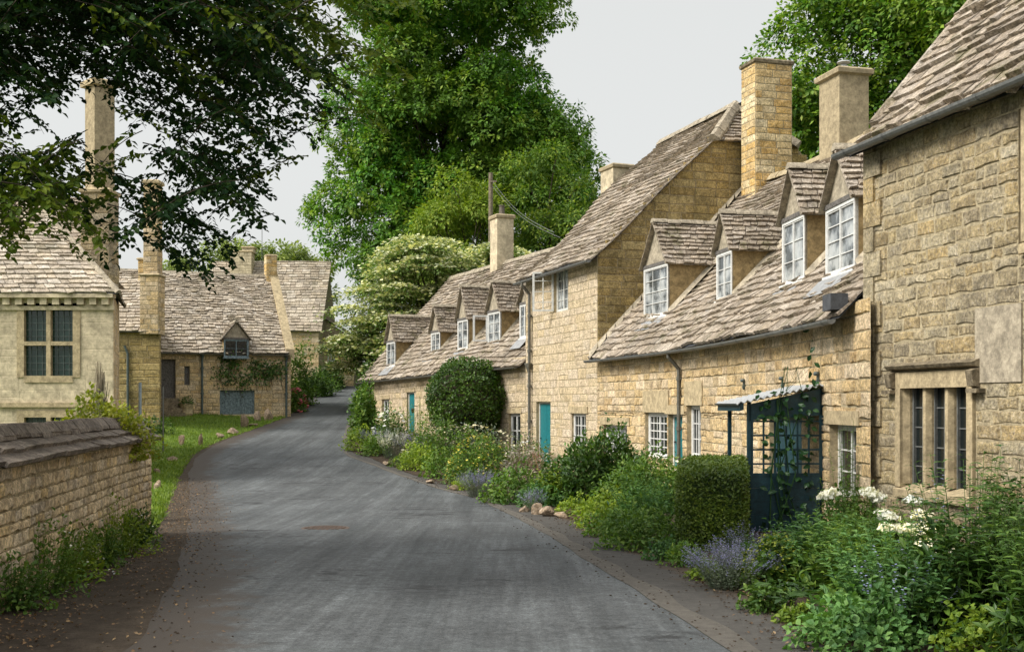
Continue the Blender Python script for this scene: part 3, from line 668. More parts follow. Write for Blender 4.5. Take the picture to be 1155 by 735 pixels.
def rock(name, label, loc, size, seed, group=None, mat='rock', cat='rock'):
    r = np.random.default_rng(seed)
    import bmesh
    bm = bmesh.new(); bmesh.ops.create_icosphere(bm, subdivisions=3, radius=1)
    V = np.array([v.co[:] for v in bm.verts]); Fs = [[v.index for v in f.verts] for f in bm.faces]; bm.free()
    for _ in range(15):
        d = rdir(r, 1)[0]; h = r.uniform(.4, .72); k = V @ d; V = V - np.outer(np.maximum(k - h, 0) * .95, d)
    V = V * (1 + .05 * np.sin(V[:, 0:1] * 7 + 1) * np.sin(V[:, 1:2] * 6 + seed)) * np.asarray(size)
    V[:, 2] += size[2] * .45
    a = r.uniform(0, 6.28); V = V @ np.array([[math.cos(a), math.sin(a), 0], [-math.sin(a), math.cos(a), 0], [0, 0, 1]])
    mb = MB(); mb.add(V + np.asarray(loc), Fs); o = mb.build(name, M[mat], None, loc)
    return tag(o, label, cat, group)
# ------------------------------------------------------------------ the setting
def sheet(name, X0, X1, y0, y1, dz, m, nx=8, dy=.25, kind='structure', zf=None):
    ys = np.arange(y0, y1 + 1e-6, dy); u = np.linspace(0, 1, nx)
    x = X0(ys)[:, None] * (1 - u) + X1(ys)[:, None] * u; y = np.repeat(ys[:, None], nx, 1)
    V = np.stack([x, y, G(x, y) + dz], -1).reshape(-1, 3); i = (np.arange(len(ys) - 1)[:, None] * nx + np.arange(nx - 1)[None]).ravel()
    mb = MB(); mb.add(V, np.stack([i, i + 1, i + nx + 1, i + nx], 1)); o = mb.build(name, m); a = o.data.attributes.new('edge', 'FLOAT', 'POINT'); a.data.foreach_set('value', (x - x[:, :1]).ravel().astype(np.float32)); return tag(o, None, None, kind=kind)
xs = np.concatenate([[-2500, -900, -300, -140, -80], np.arange(-50, 40.1, .5), [70, 130, 300, 900, 2500]])
ys = np.concatenate([[-900, -300, -120, -60], np.arange(-40, 100.1, .5), [115, 140, 200, 300, 600, 1200, 3000]])
gx, gyy = np.meshgrid(xs, ys); gz = G(gx, gyy); nx = len(xs)
i = (np.arange(len(ys) - 1)[:, None] * nx + np.arange(nx - 1)[None]).ravel()
mb = MB(); mb.add(np.stack([gx, gyy, gz - .03], -1).reshape(-1, 3), np.stack([i, i + 1, i + nx + 1, i + nx], 1)); tag(mb.build('ground', M['field']), None, None, kind='structure')
wob = lambda f, a, k: (lambda y: f(y) + a * (np.sin(y * k) + .6 * np.sin(y * k * 2.7 + 1)))
rl, rr = wob(road_l, .02, 1.7), wob(road_r, .015, 1.3)
sheet('road', rl, rr, -38, 96, .010, M['asphalt'], 24)
sheet('kerb_strip', rr, lambda y: rr(y) + .22 * np.clip(1.25 - y / 60, .2, 1) + .03 * np.sin(y * 3.1), -38, 50, .014, M['kerb_setts'], 3)
bl = wob(bed_l, .05, 2.1)
sheet('footway', lambda y: rr(y) + .1, lambda y: bl(y) + .25, -38, 62, .004, M['footway_tar'], 6)
sheet('verge', lambda y: np.minimum(lawn_r(y) - .15, rl(y) - .6), lambda y: rl(y) + .12, -38, 96, .004, M['verge_soil'], 6)
sheet('lawn', lambda y: -24 + 0 * y, lambda y: lawn_r(y) + .05 * np.sin(y * 4), 13.5, 96, .012, M['turf'], 40)
sheet('flower_bed', bl, lambda y: np.interp(y, [-40, 15, 28, 31, 37, 50, 60], [9.5, 6, 5, 4, 2.2, -4, -6]), -38, 60, .016, M['bed_soil'], 14)
# grass and leaf litter
r = np.random.default_rng(11); n = 46000
y = 13.7 + 45 * r.random(n) ** 1.1; x = lawn_r(y) + .10 - np.abs(r.normal(0, 1, n)) * 4.5 * np.clip((y - 8) / 20, .2, 1)
ok = (x > -17); x, y = x[ok], y[ok]; n = len(x)
mb = MB(); leaves(mb, np.stack([x, y, G(x, y) + .005], 1), unit(UP + r.normal(0, .45, (n, 3))), unit(r.normal(size=(n, 3)) + np.array([0, -.5, .3])), r.uniform(.06, .15, n), .022, 0, False, .3)
tag(mb.build('grass', LF['grass']), None, None, kind='stuff')
n = 4200; y = 4 + 26 * r.random(n) ** 1.7; k = np.abs(r.normal(0, .55, n)); x = np.where(r.random(n) < .8, lawn_r(y) + .1 + k * 1.0, rl(y) + r.normal(0, .25, n))
n2 = 1500; y2 = 6 + 16 * r.random(n2) ** 1.5; x2 = bl(y2) + r.normal(.05, .16, n2)
x, y = np.concatenate([x, x2]), np.concatenate([y, y2]); n = len(x)
mb = MB(); leaves(mb, np.stack([x, y, G(x, y) + .022], 1), unit(r.normal(size=(n, 3)) * np.array([1, 1, .15])), unit(UP + r.normal(0, .35, (n, 3))), r.uniform(.015, .045, n), r.uniform(.010, .028, n), 0, False, .3)
tag(mb.build('leaf_litter', LF['litter']), None, None, kind='stuff')

# ------------------------------------------------------------------ dormers and roofs
def dormer(W, parent, px, z0p, z1p, zap, zE, tan, frame='white', lights=2, rows=4, cols=1, glass='glassc', of=None, seed=1, ovs=.10, casement=False):
    o = -.5
    for _ in range(6):
        s0, s1 = sorted((W.spx(px[0], o), W.spx(px[1], o))); m = (s0 + s1) / 2
        z0, z1, za = W.zpy(m, z0p, o), W.zpy(m, z1p, o), W.zpy(m, zap, o)
        o = -(z0 - .03 - zE) / tan if of is None else of
    zr = lambda q: zE - q * tan
    mb = MB(); ob = -(z1 - zE) / tan - .1; w = s1 - s0
    for s in (s0, s1):          # cheeks
        k = .03 if s == s1 else -.03
        mb.poly([W(s, o - .02, zr(o) - .15), W(s, o - .02, z1), W(s, ob, z1), W(s, ob, zr(ob) - .3)], 0)
    tb = z1 - .0
    mb.poly([W(s0 - .03, o - .035, tb), W(s1 + .03, o - .035, tb), W(m, o - .035, za - .03)], 1)
    mb.box((s0 - .03, o - .07, tb - .03), (s1 + .03, o + .015, tb + .05), 2, W)
    d = mb.build('dormer', [M['cheek'], M['sand'], M['wood']], parent)
    oa = -(za - zE) / tan - .15; fr = o + .10; ze = z1 - .06; oe = -(ze - zE) / tan - .1; sb = MB()
    slates(sb, bilin(W(s0 - ovs, fr, ze), W(s0 - ovs, oe, ze), W(m, oa, za), W(m, fr, za)), .17, .13, (.15, .34), (.014, .03), 0, 1, .008, seed)
    slates(sb, bilin(W(s1 + ovs, oe, ze), W(s1 + ovs, fr, ze), W(m, fr, za), W(m, oa, za)), .17, .13, (.15, .34), (.014, .03), 0, 1, .008, seed + 1)
    sb.build('dormer_roof', [M['slate'], M['ridge']], d)
    rb = MB(); ridge_stones(rb, [W(m, fr + .01, za + .05), W(m, oa, za + .05)], .11, .36, 0, seed); rb.build('ridge_stone', M['ridge'], d)
    wn = window(W, (s0, s1, z0, z1 - .03), o, d, frame, glass, lights, rows, cols, .052, .015, 'dormer_window', sill=.03)
    if of is not None: return d
    lb = MB(); ap = .28
    lb.quads([[W(s0 - .04, o + .01, z0 - .02), W(s1 + .04, o + .01, z0 - .02), W(s1 + .04, o + .10, zr(o + .1) + .065), W(s0 - .04, o + .10, zr(o + .1) + .065)],
              [W(s0 - .04, o + .10, zr(o + .1) + .065), W(s1 + .04, o + .10, zr(o + .1) + .065), W(s1 + .02, o + .1 + ap, zr(o + .1 + ap) + .075), W(s0 - .02, o + .1 + ap, zr(o + .1 + ap) + .075)]])
    lb.build('lead_apron', M['lead'], d)
    for s, e in ((s1, 1), (s0, -1)):        # mortar fillet down each cheek
        fb = MB()
        fb.quads([[W(s + e * .005, o, zr(o) + .16), W(s + e * .13, o, zr(o) + .045), W(s + e * .13, ob, zr(ob) + .045), W(s + e * .005, ob, zr(ob) + .16)]])
        fb.build('mortar_fillet', M['sand'], d)
    if casement:
        q = MB(); hs = s1 + .02; ang = R(62); ex = .55
        def O(k, z): return W(hs - .02 + k * math.cos(ang) * .6, o + .02 + k * math.sin(ang), z)
        for k0, k1, za_, zb_ in ((0, .05, z0 + .1, z1 - .1), (ex - .05, ex, z0 + .1, z1 - .1), (.05, ex - .05, z0 + .1, z0 + .15), (.05, ex - .05, z1 - .15, z1 - .1)):
            P = [O(k0, za_), O(k1, za_), O(k1, za_), O(k0, za_), O(k0, zb_), O(k1, zb_), O(k1, zb_), O(k0, zb_)]
            P = [p + (np.array([.03, 0, 0]) if i in (2, 3, 6, 7) else 0) for i, p in enumerate(P)]; q.hexa([P])
        q.build('open_casement', M['white'], wn)
    return d
def backside(mb, W, s0, s1, t, zE, zR, ov=.2, mat=0):
    a = bilin(W(s1, -2 * t - ov, zE - ov * (zR - zE) / t), W(s0, -2 * t - ov, zE - ov * (zR - zE) / t), W(s0, -t, zR), W(s1, -t, zR)); slates(mb, a, .34, .24, (.35, .7), (.014, .03), 0, 1, .02, 91)

STONE = lambda k, mo='mortar': [M[k], M[mo], M['dress']]
def lintel(mb, W, rc, over=.18, h=.2, proud=.035, mat=2):
    a, b, c, d = rc; mb.box((a - over, -.05, d + .002), (b + over, proud, d + h), mat, W)

n = 2200; y = 5 + 26 * r.random(n) ** 1.6; k = r.random(n)
x = np.where(k < .12, rl(y) + np.abs(r.normal(0, .28, n)), np.where(k < .75, bl(y) - np.abs(r.normal(0, .22, n)), rr(y) + r.normal(.1, .18, n)))
sz = r.uniform(.003, .010, n) * (1 + .03 * y); P = np.stack([x, y, G(x, y) + .014], 1); c_, s_ = np.cos(k * 40), np.sin(k * 40)
ux = np.stack([c_, s_, 0 * c_], 1) * sz[:, None]; uy = np.stack([-s_, c_, 0 * c_], 1) * sz[:, None] * .7; uz = UP * sz[:, None] * .6
mb = MB(); mb.hexa(np.stack([P - ux - uy, P + ux - uy, P + ux + uy, P - ux + uy, P - ux * .5 - uy * .6 + uz, P + ux * .6 - uy * .5 + uz, P + ux * .5 + uy * .5 + uz, P - ux * .6 + uy * .6 + uz], 1))
tag(mb.build('grit', M['bed_soil']), None, None, kind='stuff')

# ================================================================== house A, nearest on the right
WA = Wall([(6.9, 6.2), (4.76, 15.5)])
tA, zA = 4.6, 5.21; tanA = 1.17; zRA = zA + tA * tanA
hA = thing('tall_cottage', 'nearest stone cottage, tall and weathered grey, with a hooded mullion window', 'cottage', (*WA(3, -2, 0)[:2], -.1))
oA = WA.rect(1019, 1092, 437, 551); oA2 = WA.rect(1163, 1230, 128, 262)
oA = (oA[0] - .02, oA[1] + .02, oA[2], oA[3])
mb = MB(); surA = (oA[0] - .125, oA[1] + .125, oA[2] - .16, oA[3] + .21); surA2 = (oA2[0] - .2, oA2[1] + .2, oA2[2] - .15, oA2[3] + .2)
slab = (WA.spx(1154), WA.spx(1101), WA.zpy(WA.spx(1125), 431), WA.zpy(WA.spx(1125), 345)); slab = (min(slab[:2]), max(slab[:2]), *slab[2:])
stone_wall(mb, WA, 0, WA.L, -.5, zA, [surA, surA2, slab], (.10, .20), (.14, .48), (.003, .018), .012, reveal=.24, seed=4, wob=.018)
mb.box((slab[0] + .005, -.04, slab[2]), (slab[1] - .005, .022, slab[3]), 3, WA)
gW = Wall([WA(WA.L, -2 * tA, 0)[:2][::1], WA(WA.L, 0, 0)[:2]][::-1])
plain_wall(mb, gW, 0, gW.L, -.5, zA); mb.poly([gW(0, 0, zA), gW(gW.L, 0, zA), gW(gW.L / 2, 0, zRA)], 1)
for s in (0,): mb.poly([WA(0, 0, -.5), WA(0, -2 * tA, -.5), WA(0, -2 * tA, zA), WA(0, -tA, zRA), WA(0, 0, zA)], 1)
for k, z in enumerate(np.arange(-.3, zA - .1, .33)):      # quoins on the corner towards the row
    l = .52 if k % 2 else .3; mb.box((WA.L - l * .8, -.05, z + .006), (WA.L + .004, .040, z + .324), 0, WA)
mb.build('wall', STONE('grey') + [M['sand']], hA)
def mullion_window(W, rc, parent, lights, hood=True, rev=.17):
    a, b, c, d = rc; mb = MB(); o0 = .04; f = .115
    bx = lambda s0, s1, z0, z1, oa, ob: mb.box((s0, oa, z0), (s1, ob, z1), 0, W)
    bx(a - f, a, c - .02, d + .2, -.2, o0); bx(b, b + f, c - .02, d + .2, -.2, o0); bx(a + .002, b - .002, d, d + .2, -.2, o0 - .003)
    P = W(*np.array([[a - f, -.22, c - .15], [b + f, -.22, c - .15], [b + f, o0 + .03, c - .15], [a - f, o0 + .03, c - .15], [a - f, -.22, c + .05], [b + f, -.22, c + .05], [b + f, o0 + .03, c - .05], [a - f, o0 + .03, c - .05]]).T); mb.hexa(P)
    n = lights; mw = .056
    for i in range(1, n):
        x = a + (b - a) * i / n
        P = np.array([[x - .03, o0 - .05], [x + .03, o0 - .05], [x + mw, -.08], [x + mw, -.17], [x - mw, -.17], [x - mw, -.08]])
        V = np.concatenate([W(P[:, 0], P[:, 1], c + .02), W(P[:, 0], P[:, 1], d + .005)]); mb.add(V, [[k, (k + 1) % 6, 6 + (k + 1) % 6, 6 + k] for k in range(6)])
    for x, e in ((a, 1), (b, -1)):      # splayed inner jambs
        P = np.array([[x, o0 - .04], [x + e * .04, -.08], [x + e * .04, -.17], [x, -.17]]); V = np.concatenate([W(P[:, 0], P[:, 1], c + .02), W(P[:, 0], P[:, 1], d + .005)]); mb.add(V, [[k, (k + 1) % 4, 4 + (k + 1) % 4, 4 + k] for k in range(4)])
    w = mb.build('mullion_window', M['dress'], parent)
    if hood:
        h = MB(); k = f + .05
        for s0, s1, z0, z1 in ((a - k - .06, b + k + .06, d + .21, d + .31), (a - k - .06, a - k + .06, d - .02, d + .21), (b + k - .06, b + k + .06, d - .02, d + .21)):
            h.hexa(W(*np.array([[s0, -.03, z0], [s1, -.03, z0], [s1, .10, z0 + .03], [s0, .10, z0 + .03], [s0, -.03, z1 + .03], [s1, -.03, z1 + .03], [s1, .13, z1 - .03], [s0, .13, z1 - .03]]).T))
        h.box((a - k - .14, -.03, d - .07), (a - k + .06, .12, d - .021), 0, W); h.box((b + k - .06, -.03, d - .07), (b + k + .14, .12, d - .021), 0, W)
        h.build('hood_mould', M['hood'], w)
    gm = MB(); gm.quads([W([a, b, b, a], -.15, [c - .03, c - .03, d + .03, d + .03])]); gm.build('pane', M['glass'], w)
    lm = MB()
    for i in range(n):
        x0, x1 = a + (b - a) * i / n + mw, a + (b - a) * (i + 1) / n - mw
        for k in range(1, 5): z = c + (d - c) * k / 5; lm.box((x0, -.148, z - .008), (x1, -.135, z + .008), 0, W)
        xm = (x0 + x1) / 2; lm.box((xm - .006, -.147, c), (xm + .006, -.136, d), 0, W)
        for xx in (x0 - .01, x1 - .02): lm.box((xx, -.149, c), (xx + .03, -.11, d), 0, W)
    lm.build('leading', M['gutter'], w)
    return w
mullion_window(WA, oA, hA, 3)
mullion_window(WA, oA2, hA, 2, hood=False)
mb = MB(); tz = lambda v: zA - .2 * tanA + v * (zRA - zA + .2 * tanA)
PA = lambda u, v: WA(-.3 + np.asarray(u) * (WA.L + .42), .2 - np.asarray(v) * (tA + .2), tz(np.asarray(v)))
slates(mb, PA, .25, .15, (.16, .46), (.016, .042), 0, 1, .018, 8, 1.3); backside(mb, WA, -.3, WA.L + .1, tA, zA, zRA)
rf = mb.build('roof', [M['slate'], M['leadd']], hA)
mb = MB(); ridge_stones(mb, [WA(-.3, -tA, zRA + .08), WA(WA.L + .1, -tA, zRA + .08)], .2, .5, 0, 2); mb.build('ridge', M['ridge'], hA)
mb = MB(); v = np.linspace(.07, 1, 30); ridge_stones(mb, [p + UP * .07 for p in WA(np.full(30, WA.L + .06), .2 - v * (tA + .2), tz(v))], .15, .5, 0, 3); mb.build('verge_coping', M['slate'], hA)
gutter(WA, -.3, WA.L + .32, .27, zA - .17, hA, 'gutter', .075, 30, .85)

# ================================================================== house B, low porch cottage
WB = Wall([(4.69, 15.62), (4.25, 22), (3.42, 27), (2.3, 31)], smooth=True)
tB, zB = 4.65, 3.05; zRB = 7.83; tanB = (zRB - zB) / tB
hB = thing('dormer_cottage', 'low honey stone cottage with four dormers and a dark blue lean-to porch', 'cottage', (*WB(8, -2, 0)[:2], -.3))
o1 = WB.rect(936, 966, 479, 562); o2 = WB.rect(775, 791, 457, 516); o3 = WB.rect(754, 770, 467, 528); o4 = WB.rect(728, 753, 465, 516); o5 = WB.rect(681, 708, 479, 512)
LP = max(WB.spx(845), 0); dB = (WB.spx(905), WB.spx(868), -.45, 1.45)
mb = MB(); hi = WB.spx(672)
stone_wall(mb, WB, -.5, WB.L, -.6, zB, [o1, o2, o3, o4, o5, dB], (.16, .25), (.22, .55), (.004, .030), .010, seed=12, wob=.014)
for q in (o2, o4): mb.box((q[0] - .12, -.05, q[3] + .002), (q[1] + .12, .032, q[3] + .52), 2, WB)
for q in (o1, o3, o5): lintel(mb, WB, q)
mb.build('wall', STONE('honey'), hB)
window(WB, o1, -.12, hB, 'oldwhite', 'glass', 2, 3, 1, .06, .02)
window(WB, o2, -.10, hB, 'white', 'glass', 2, 3, 2, .06, .02)
window(WB, o4, -.08, hB, 'white', 'glass', 2, 5, 3, .07, .022)
window(WB, o5, -.08, hB, 'white', 'glassc', 2, 3, 2, .06, .02)
door(WB, o3, -.12, hB, 'teal', 4); door(WB, dB, -.12, hB, 'navy', 4, 'navy')
mb = MB(); sag = lambda s, v: -.07 * np.sin(np.pi * np.clip(s / WB.L, 0, 1)) * v + .05 * np.sin(s * .8) * v
PB = lambda u, v: WB(np.asarray(u) * WB.L, .26 - np.asarray(v) * (tB + .26), zB - .26 * tanB + .03 + np.asarray(v) * (zRB - zB + .26 * tanB) + sag(np.asarray(u) * WB.L, np.asarray(v)))
slates(mb, PB, .27, .15, (.18, .50), (.014, .036), 0, 1, .03, 21, 1.3); slates(mb, lambda u, v: WB((1 - np.asarray(u)) * WB.L, -2 * tB - .26 + np.asarray(v) * (tB + .26), zB - .26 * tanB + np.asarray(v) * (zRB - zB + .26 * tanB) + sag((1 - np.asarray(u)) * WB.L, np.asarray(v))), .34, .24, (.35, .7), (.014, .03), 0, 1, .03, 91)
mb.build('roof', [M['slate'], M['leadd']], hB)
mb = MB(); ss = np.linspace(0, WB.L, 40); ridge_stones(mb, WB(ss, -tB, zRB + .06 + sag(ss, 1.)), .17, .5, 0, 5); mb.build('ridge', M['cement'], hB)
mb = MB(); v = np.linspace(0, 1, 20); a = WB(np.full(20, WB.L - .015), .26 - v * (tB + .26), zB - .26 * tanB + v * (zRB - zB + .26 * tanB))
Q = [[a[k] + UP * .26, a[k + 1] + UP * .26, a[k + 1] + UP * .06 - (0.05, .26, 0), a[k] + UP * .06 - (0.0, .26, 0)] for k in range(19)]; mb.quads(Q); mb.build('mortar_fillet', M['sand'], hB)
gutter(WB, .12, WB.L + .05, .33, zB - .25, hB, 'gutter', .065, 60, .9)
downpipe(WB, WB.spx(766, .06), .07, -.4, zB - .3, hB, 'pipe', .042, .24)
mb = MB(); mb.box((.05, .12, zB - .12), (.42, .36, zB + .1), 0, WB); mb.build('lead_box', M['leadd'], hB)
for px, y0, y1, ya, rows, lt, sd in (((726, 753), 357, 299, 250, 4, 1, 31), ((808, 825), 338, 283, 240, 3, 2, 33), ((882, 907), 319, 245, 189, 3, 2, 35), ((931, 964), 308, 228, 167, 4, 2, 37)):
    dormer(WB, hB, px, y0, y1, ya, zB, tanB, lights=lt, rows=rows, cols=3 if lt == 1 else 1, seed=sd)
pB = WB(WB.spx(947, -tB), -tB, zRB); chimney(hB, pB[0] + .1, pB[1], .78, .95, zRB - 1.2, float(EYE + (HY - 84) * (pB[1] - .5) / F), R(14), 'cement', .13, 41, 0, True, True, flare=.10)
# wall hooks above the porch
for k, (px, py) in enumerate(((841, 432), (885, 430), (925, 425))):
    s = WB.spx(px); z = WB.zpy(s, py); mb = MB(); mb.box((s - .03, 0, z - .09), (s + .03, .06, z - .05), 0, WB); mb.box((s - .02, .02, z - .12), (s + .02, .05, z + .08), 0, WB); mb.lathe(WB(s, .06, z + .05), [(.03, -.03), (.045, 0), (.03, .03)], 8)
    mb.build('wall_hook', M['greenpipe'], hB)
# lean-to porch: open towards the far end, trellis side towards the camera
s0 = WB.spx(929) ; s0 = max(.55, s0); s1 = s0 + 1.25; pw = 1.12; zt, zo = 1.90, 1.66; zb = -.40
mb = MB(); T = .035
zf = lambda o: zt + (zo - zt) * o / pw
for k in range(5):               # boarded lower half of the near side, and lap boards
    z0 = zb + k * .20; mb.box((s0, .02, z0), (s0 + T + .004 * (k % 2), pw, z0 + .197), 0, WB)
pr = mb.build('porch', M['navy'], hB); mb = MB()
mb.hexa(WB(*np.array([[s0, .02, zt - .42], [s0 + T, .02, zt - .42], [s0 + T, pw, zo - .26], [s0, pw, zo - .26], [s0, .02, zt - .02], [s0 + T, .02, zt - .02], [s0 + T, pw, zo - .02], [s0, pw, zo - .02]]).T)); mb.build('gable_board', M['navy'], pr); mb = MB()
for k in range(5):
    z0 = zb + k * .19; mb.box((s1 - T, .02, z0), (s1, pw, z0 + .187), 0, WB)
mb.build('side_boards', M['navy'], pr)
for s, o in ((s0, pw), (s1 - .05, pw), (s1 - .05, pw * .72), (s0, .03)):
    q = MB(); q.box((s, o - .03, zb), (s + .05, o + .025, zf(o) - .03), 0, WB); q.build('post', M['navy'], pr)
q = MB(); za, zc = zb + 1.0, zt - .44
for k in range(7): o = .05 + (pw - .1) * k / 6; q.box((s0 + .004, o - .013, za), (s0 + .026, o + .013, zf(o) - .25), 0, WB)
for k in range(4): z = za + (zc - za - .02) * (k + .75) / 4; q.box((s0 + .008, .03, z - .013), (s0 + .03, pw - .03, z + .013), 0, WB)
q.box((s0 - .002, .03, za - .03), (s0 + .038, pw, za + .02), 0, WB); q.build('trellis', M['navy'], pr)
q = MB(); n = 56; u = np.linspace(s0 - .08, s1 + .12, n); wv = .018 * np.cos(np.arange(n) * np.pi / 2.0)
oo = np.linspace(.0, pw + .22, n); ow = .020 * np.cos(np.arange(n) * np.pi / 2.)
A = WB(np.full(n, s0 - .1), oo, zf(oo) + .04 + ow); B_ = WB(np.full(n, s1 + .1), oo, zf(oo) + .04 + ow)
q.add(np.concatenate([A, B_, A - UP * .012, B_ - UP * .012]), [[k, k + 1, n + k + 1, n + k] for k in range(n - 1)] + [[2 * n + k + 1, 2 * n + k, 3 * n + k, 3 * n + k + 1] for k in range(n - 1)] + [[k, 2 * n + k, 2 * n + k + 1, k + 1] for k in range(n - 1)])
q.build('roof_sheet', M['zinc'], pr)
q = MB(); q.hexa(WB(*np.array([[s1 + .09, pw + .1, zo - .10], [s0 - .08, pw + .1, zo - .10], [s0 - .08, pw + .16, zo - .12], [s1 + .09, pw + .16, zo - .12], [s1 + .09, pw + .1, zo - .0], [s0 - .08, pw + .1, zo - .0], [s0 - .08, pw + .16, zo - .02], [s1 + .09, pw + .16, zo - .02]]).T)); q.build('fascia', M['navy'], pr)

# ================================================================== house C, tall middle house
WC = Wall([(2.3, 31), (.44, 36.8)]); tC = 4.72; zC = 5.72; zRC = 10.3; tanC = (zRC - zC) / tC; zJ = 9.05
hC = thing('gabled_cottage', 'tall pale stone cottage with a clipped mossy gable and big stone chimney', 'cottage', (*WC(3, -2, 0)[:2], -.3))
c1 = WC.rect(605, 621, 453, 533); c2 = WC.rect(645, 661, 466, 505); c3 = WC.rect(625, 641, 302, 351)
mb = MB(); stone_wall(mb, WC, 0, WC.L, -.7, zC, [c1, c2, c3], (.2, .3), (.3, .7), (.002, .014), .007, seed=31, wob=.01)
lintel(mb, WC, c2)
gC = Wall([WC(0, -2 * tC, 0)[:2], (2.3, 31)])
def clipC(z):
    k = max(0, (z - zC) / tanC); return (k, gC.L - k)
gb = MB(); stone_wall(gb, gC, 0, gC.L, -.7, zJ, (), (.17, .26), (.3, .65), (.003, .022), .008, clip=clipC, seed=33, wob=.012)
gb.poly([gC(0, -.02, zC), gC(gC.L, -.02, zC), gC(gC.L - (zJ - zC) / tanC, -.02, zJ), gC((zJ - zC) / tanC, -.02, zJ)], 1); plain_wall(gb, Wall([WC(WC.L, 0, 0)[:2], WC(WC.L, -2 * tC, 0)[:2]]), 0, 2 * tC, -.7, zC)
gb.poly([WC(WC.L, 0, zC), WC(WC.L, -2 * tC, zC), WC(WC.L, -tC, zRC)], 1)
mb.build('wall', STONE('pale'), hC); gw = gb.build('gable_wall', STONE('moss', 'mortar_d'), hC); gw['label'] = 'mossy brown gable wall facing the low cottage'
door(WC, c1, -.10, hC, 'teal', 4); window(WC, c2, -.06, hC, 'white', 'glass', 2, 3, 2, .06, .02, sill=.05)
w = window(WC, c3, -.08, hC, 'oldwhite', 'glassc', 2, 4, 2, .06, .018, sill=.08)
q = MB()
ang = R(68); hs = c3[1] + .01; wd = .62
def O(k, z, e=0.): return WC(hs + k * math.cos(ang) + e, .01 + k * math.sin(ang), z)
def bar(k0, k1, z0, z1): q.hexa([[O(k0, z0), O(k1, z0), O(k1, z0, .03), O(k0, z0, .03), O(k0, z1), O(k1, z1), O(k1, z1, .03), O(k0, z1, .03)]])
for b_ in ((0, .05, c3[2] + .05, c3[3] - .05), (wd - .05, wd, c3[2] + .05, c3[3] - .05), (.05, wd - .05, c3[2] + .05, c3[2] + .1), (.05, wd - .05, c3[3] - .1, c3[3] - .05)): bar(*b_)
for k in range(1, 4): z = c3[2] + (c3[3] - c3[2]) * k / 4; bar(.05, wd - .05, z - .01, z + .01)
bar(wd / 2 - .01, wd / 2 + .01, c3[2] + .1, c3[3] - .1)
q.build('open_casement', M['oldwhite'], w)
mb = MB(); vj = (zJ - zC) / (zRC - zC); ve = .14; setb = 1.05
zc_ = lambda v: zC - .25 * tanC + v * (zRC - zC + .25 * tanC); vj = (zJ - zC + .25 * tanC) / (zRC - zC + .25 * tanC)
P1 = lambda u, v: WC(-ve + np.asarray(u) * (WC.L + ve + .05), .25 - np.asarray(v) * vj * (tC + .25), zc_(np.asarray(v) * vj))
def P2(u, v):
    u, v = np.asarray(u), np.asarray(v); V = vj + v * (1 - vj); a = -ve + v * (setb + ve); return WC(a + u * (WC.L + .05 - a), .25 - V * (tC + .25), zc_(V))
slates(mb, P1, .26, .18, (.2, .5), (.016, .036), 0, 1, .045, 51, 1.2); slates(mb, P2, .18, .14, (.2, .5), (.016, .034), 0, 1, .045, 53, 1.2)
kj = (zJ - zC) / tanC
PH = bilin(WC(-.18, -kj + .05, zJ - .1), WC(-.18, -2 * tC + kj - .05, zJ - .1), WC(setb, -tC - .02, zRC), WC(setb, -tC + .02, zRC))
slates(mb, PH, .18, .14, (.18, .4), (.016, .034), 0, 1, .02, 55); backside(mb, WC, .3, WC.L, tC, zC, zRC)
mb.build('roof', [M['slate'], M['leadd']], hC)
mb = MB(); ridge_stones(mb, [WC(setb, -tC, zRC + .05), WC(WC.L, -tC, zRC + .05)], .17, .5, 0, 5)
ridge_stones(mb, [WC(-.2, -kj + .1, zJ - .02), WC(setb, -tC, zRC + .09)], .2, .45, 0, 6); ridge_stones(mb, [WC(-.2, -2 * tC + kj - .1, zJ - .02), WC(setb, -tC, zRC + .09)], .2, .45, 0, 6); mb.build('ridge', M['ridge'], hC)
gutter(WC, -.15, WC.L + .15, .32, zC - .24, hC, 'gutter', .07, 20, 1.2)
downpipe(WC, WC.spx(597, .1), .10, -.4, zC - .3, hC, 'pipe', .05, .24, hopper=float(WC.zpy(WC.spx(597, .1), 414, .1)))
pj = at(868, 205, 31.6); chimney(hC, pj[0] - .05, 31.75, 1.12, .78, 6.6, float(EYE + (HY - 74) * 31.5 / F), R(17), 'amber', .10, 61, 0, flare=.05, capmat='hood')

# ================================================================== house H, far low row with five dormers
HA, HB = np.array([.44, 36.85]), np.array([-6.35, 50.])
WH = Wall([HA, HB], dz=lambda s: -.27 * np.clip(np.asarray(s) / 14.8, -.1, 1.1)); tH, zH, zRH = 4.1, 3.15, 7.55; tanH = (zRH - zH) / tH
hH = thing('row_cottage', 'long low honey cottage with five small dormers and a teal door behind flowers', 'cottage', (*WH(7, -2, 0)[:2], .2))
hw = [WH.rect(416.5, 423, 452, 478), WH.rect(431, 439, 450, 478), WH.rect(574, 587, 466, 522)]; hd = WH.rect(459, 467.5, 442, 493)
mb = MB(); stone_wall(mb, WH, 0, WH.L, -.6, zH, hw + [hd], (.17, .25), (.25, .6), (.002, .018), .008, seed=71, wob=.012)
for q in hw + [hd]: lintel(mb, WH, q, .1, .16)
for s in (0, WH.L): mb.poly([WH(s, 0, -.6), WH(s, -2 * tH, -.6), WH(s, -2 * tH, zH), WH(s, -tH, zRH), WH(s, 0, zH)], 1)
mb.build('wall', STONE('pale'), hH)
for q, lt in zip(hw, (1, 2, 2)): window(WH, q, -.08, hH, 'white', 'glass', lt, 3, 1, .07, .025)
door(WH, hd, -.08, hH, 'teal', 4)
mb = MB(); zh_ = lambda v: zH - .28 * tanH + v * (zRH - zH + .28 * tanH)
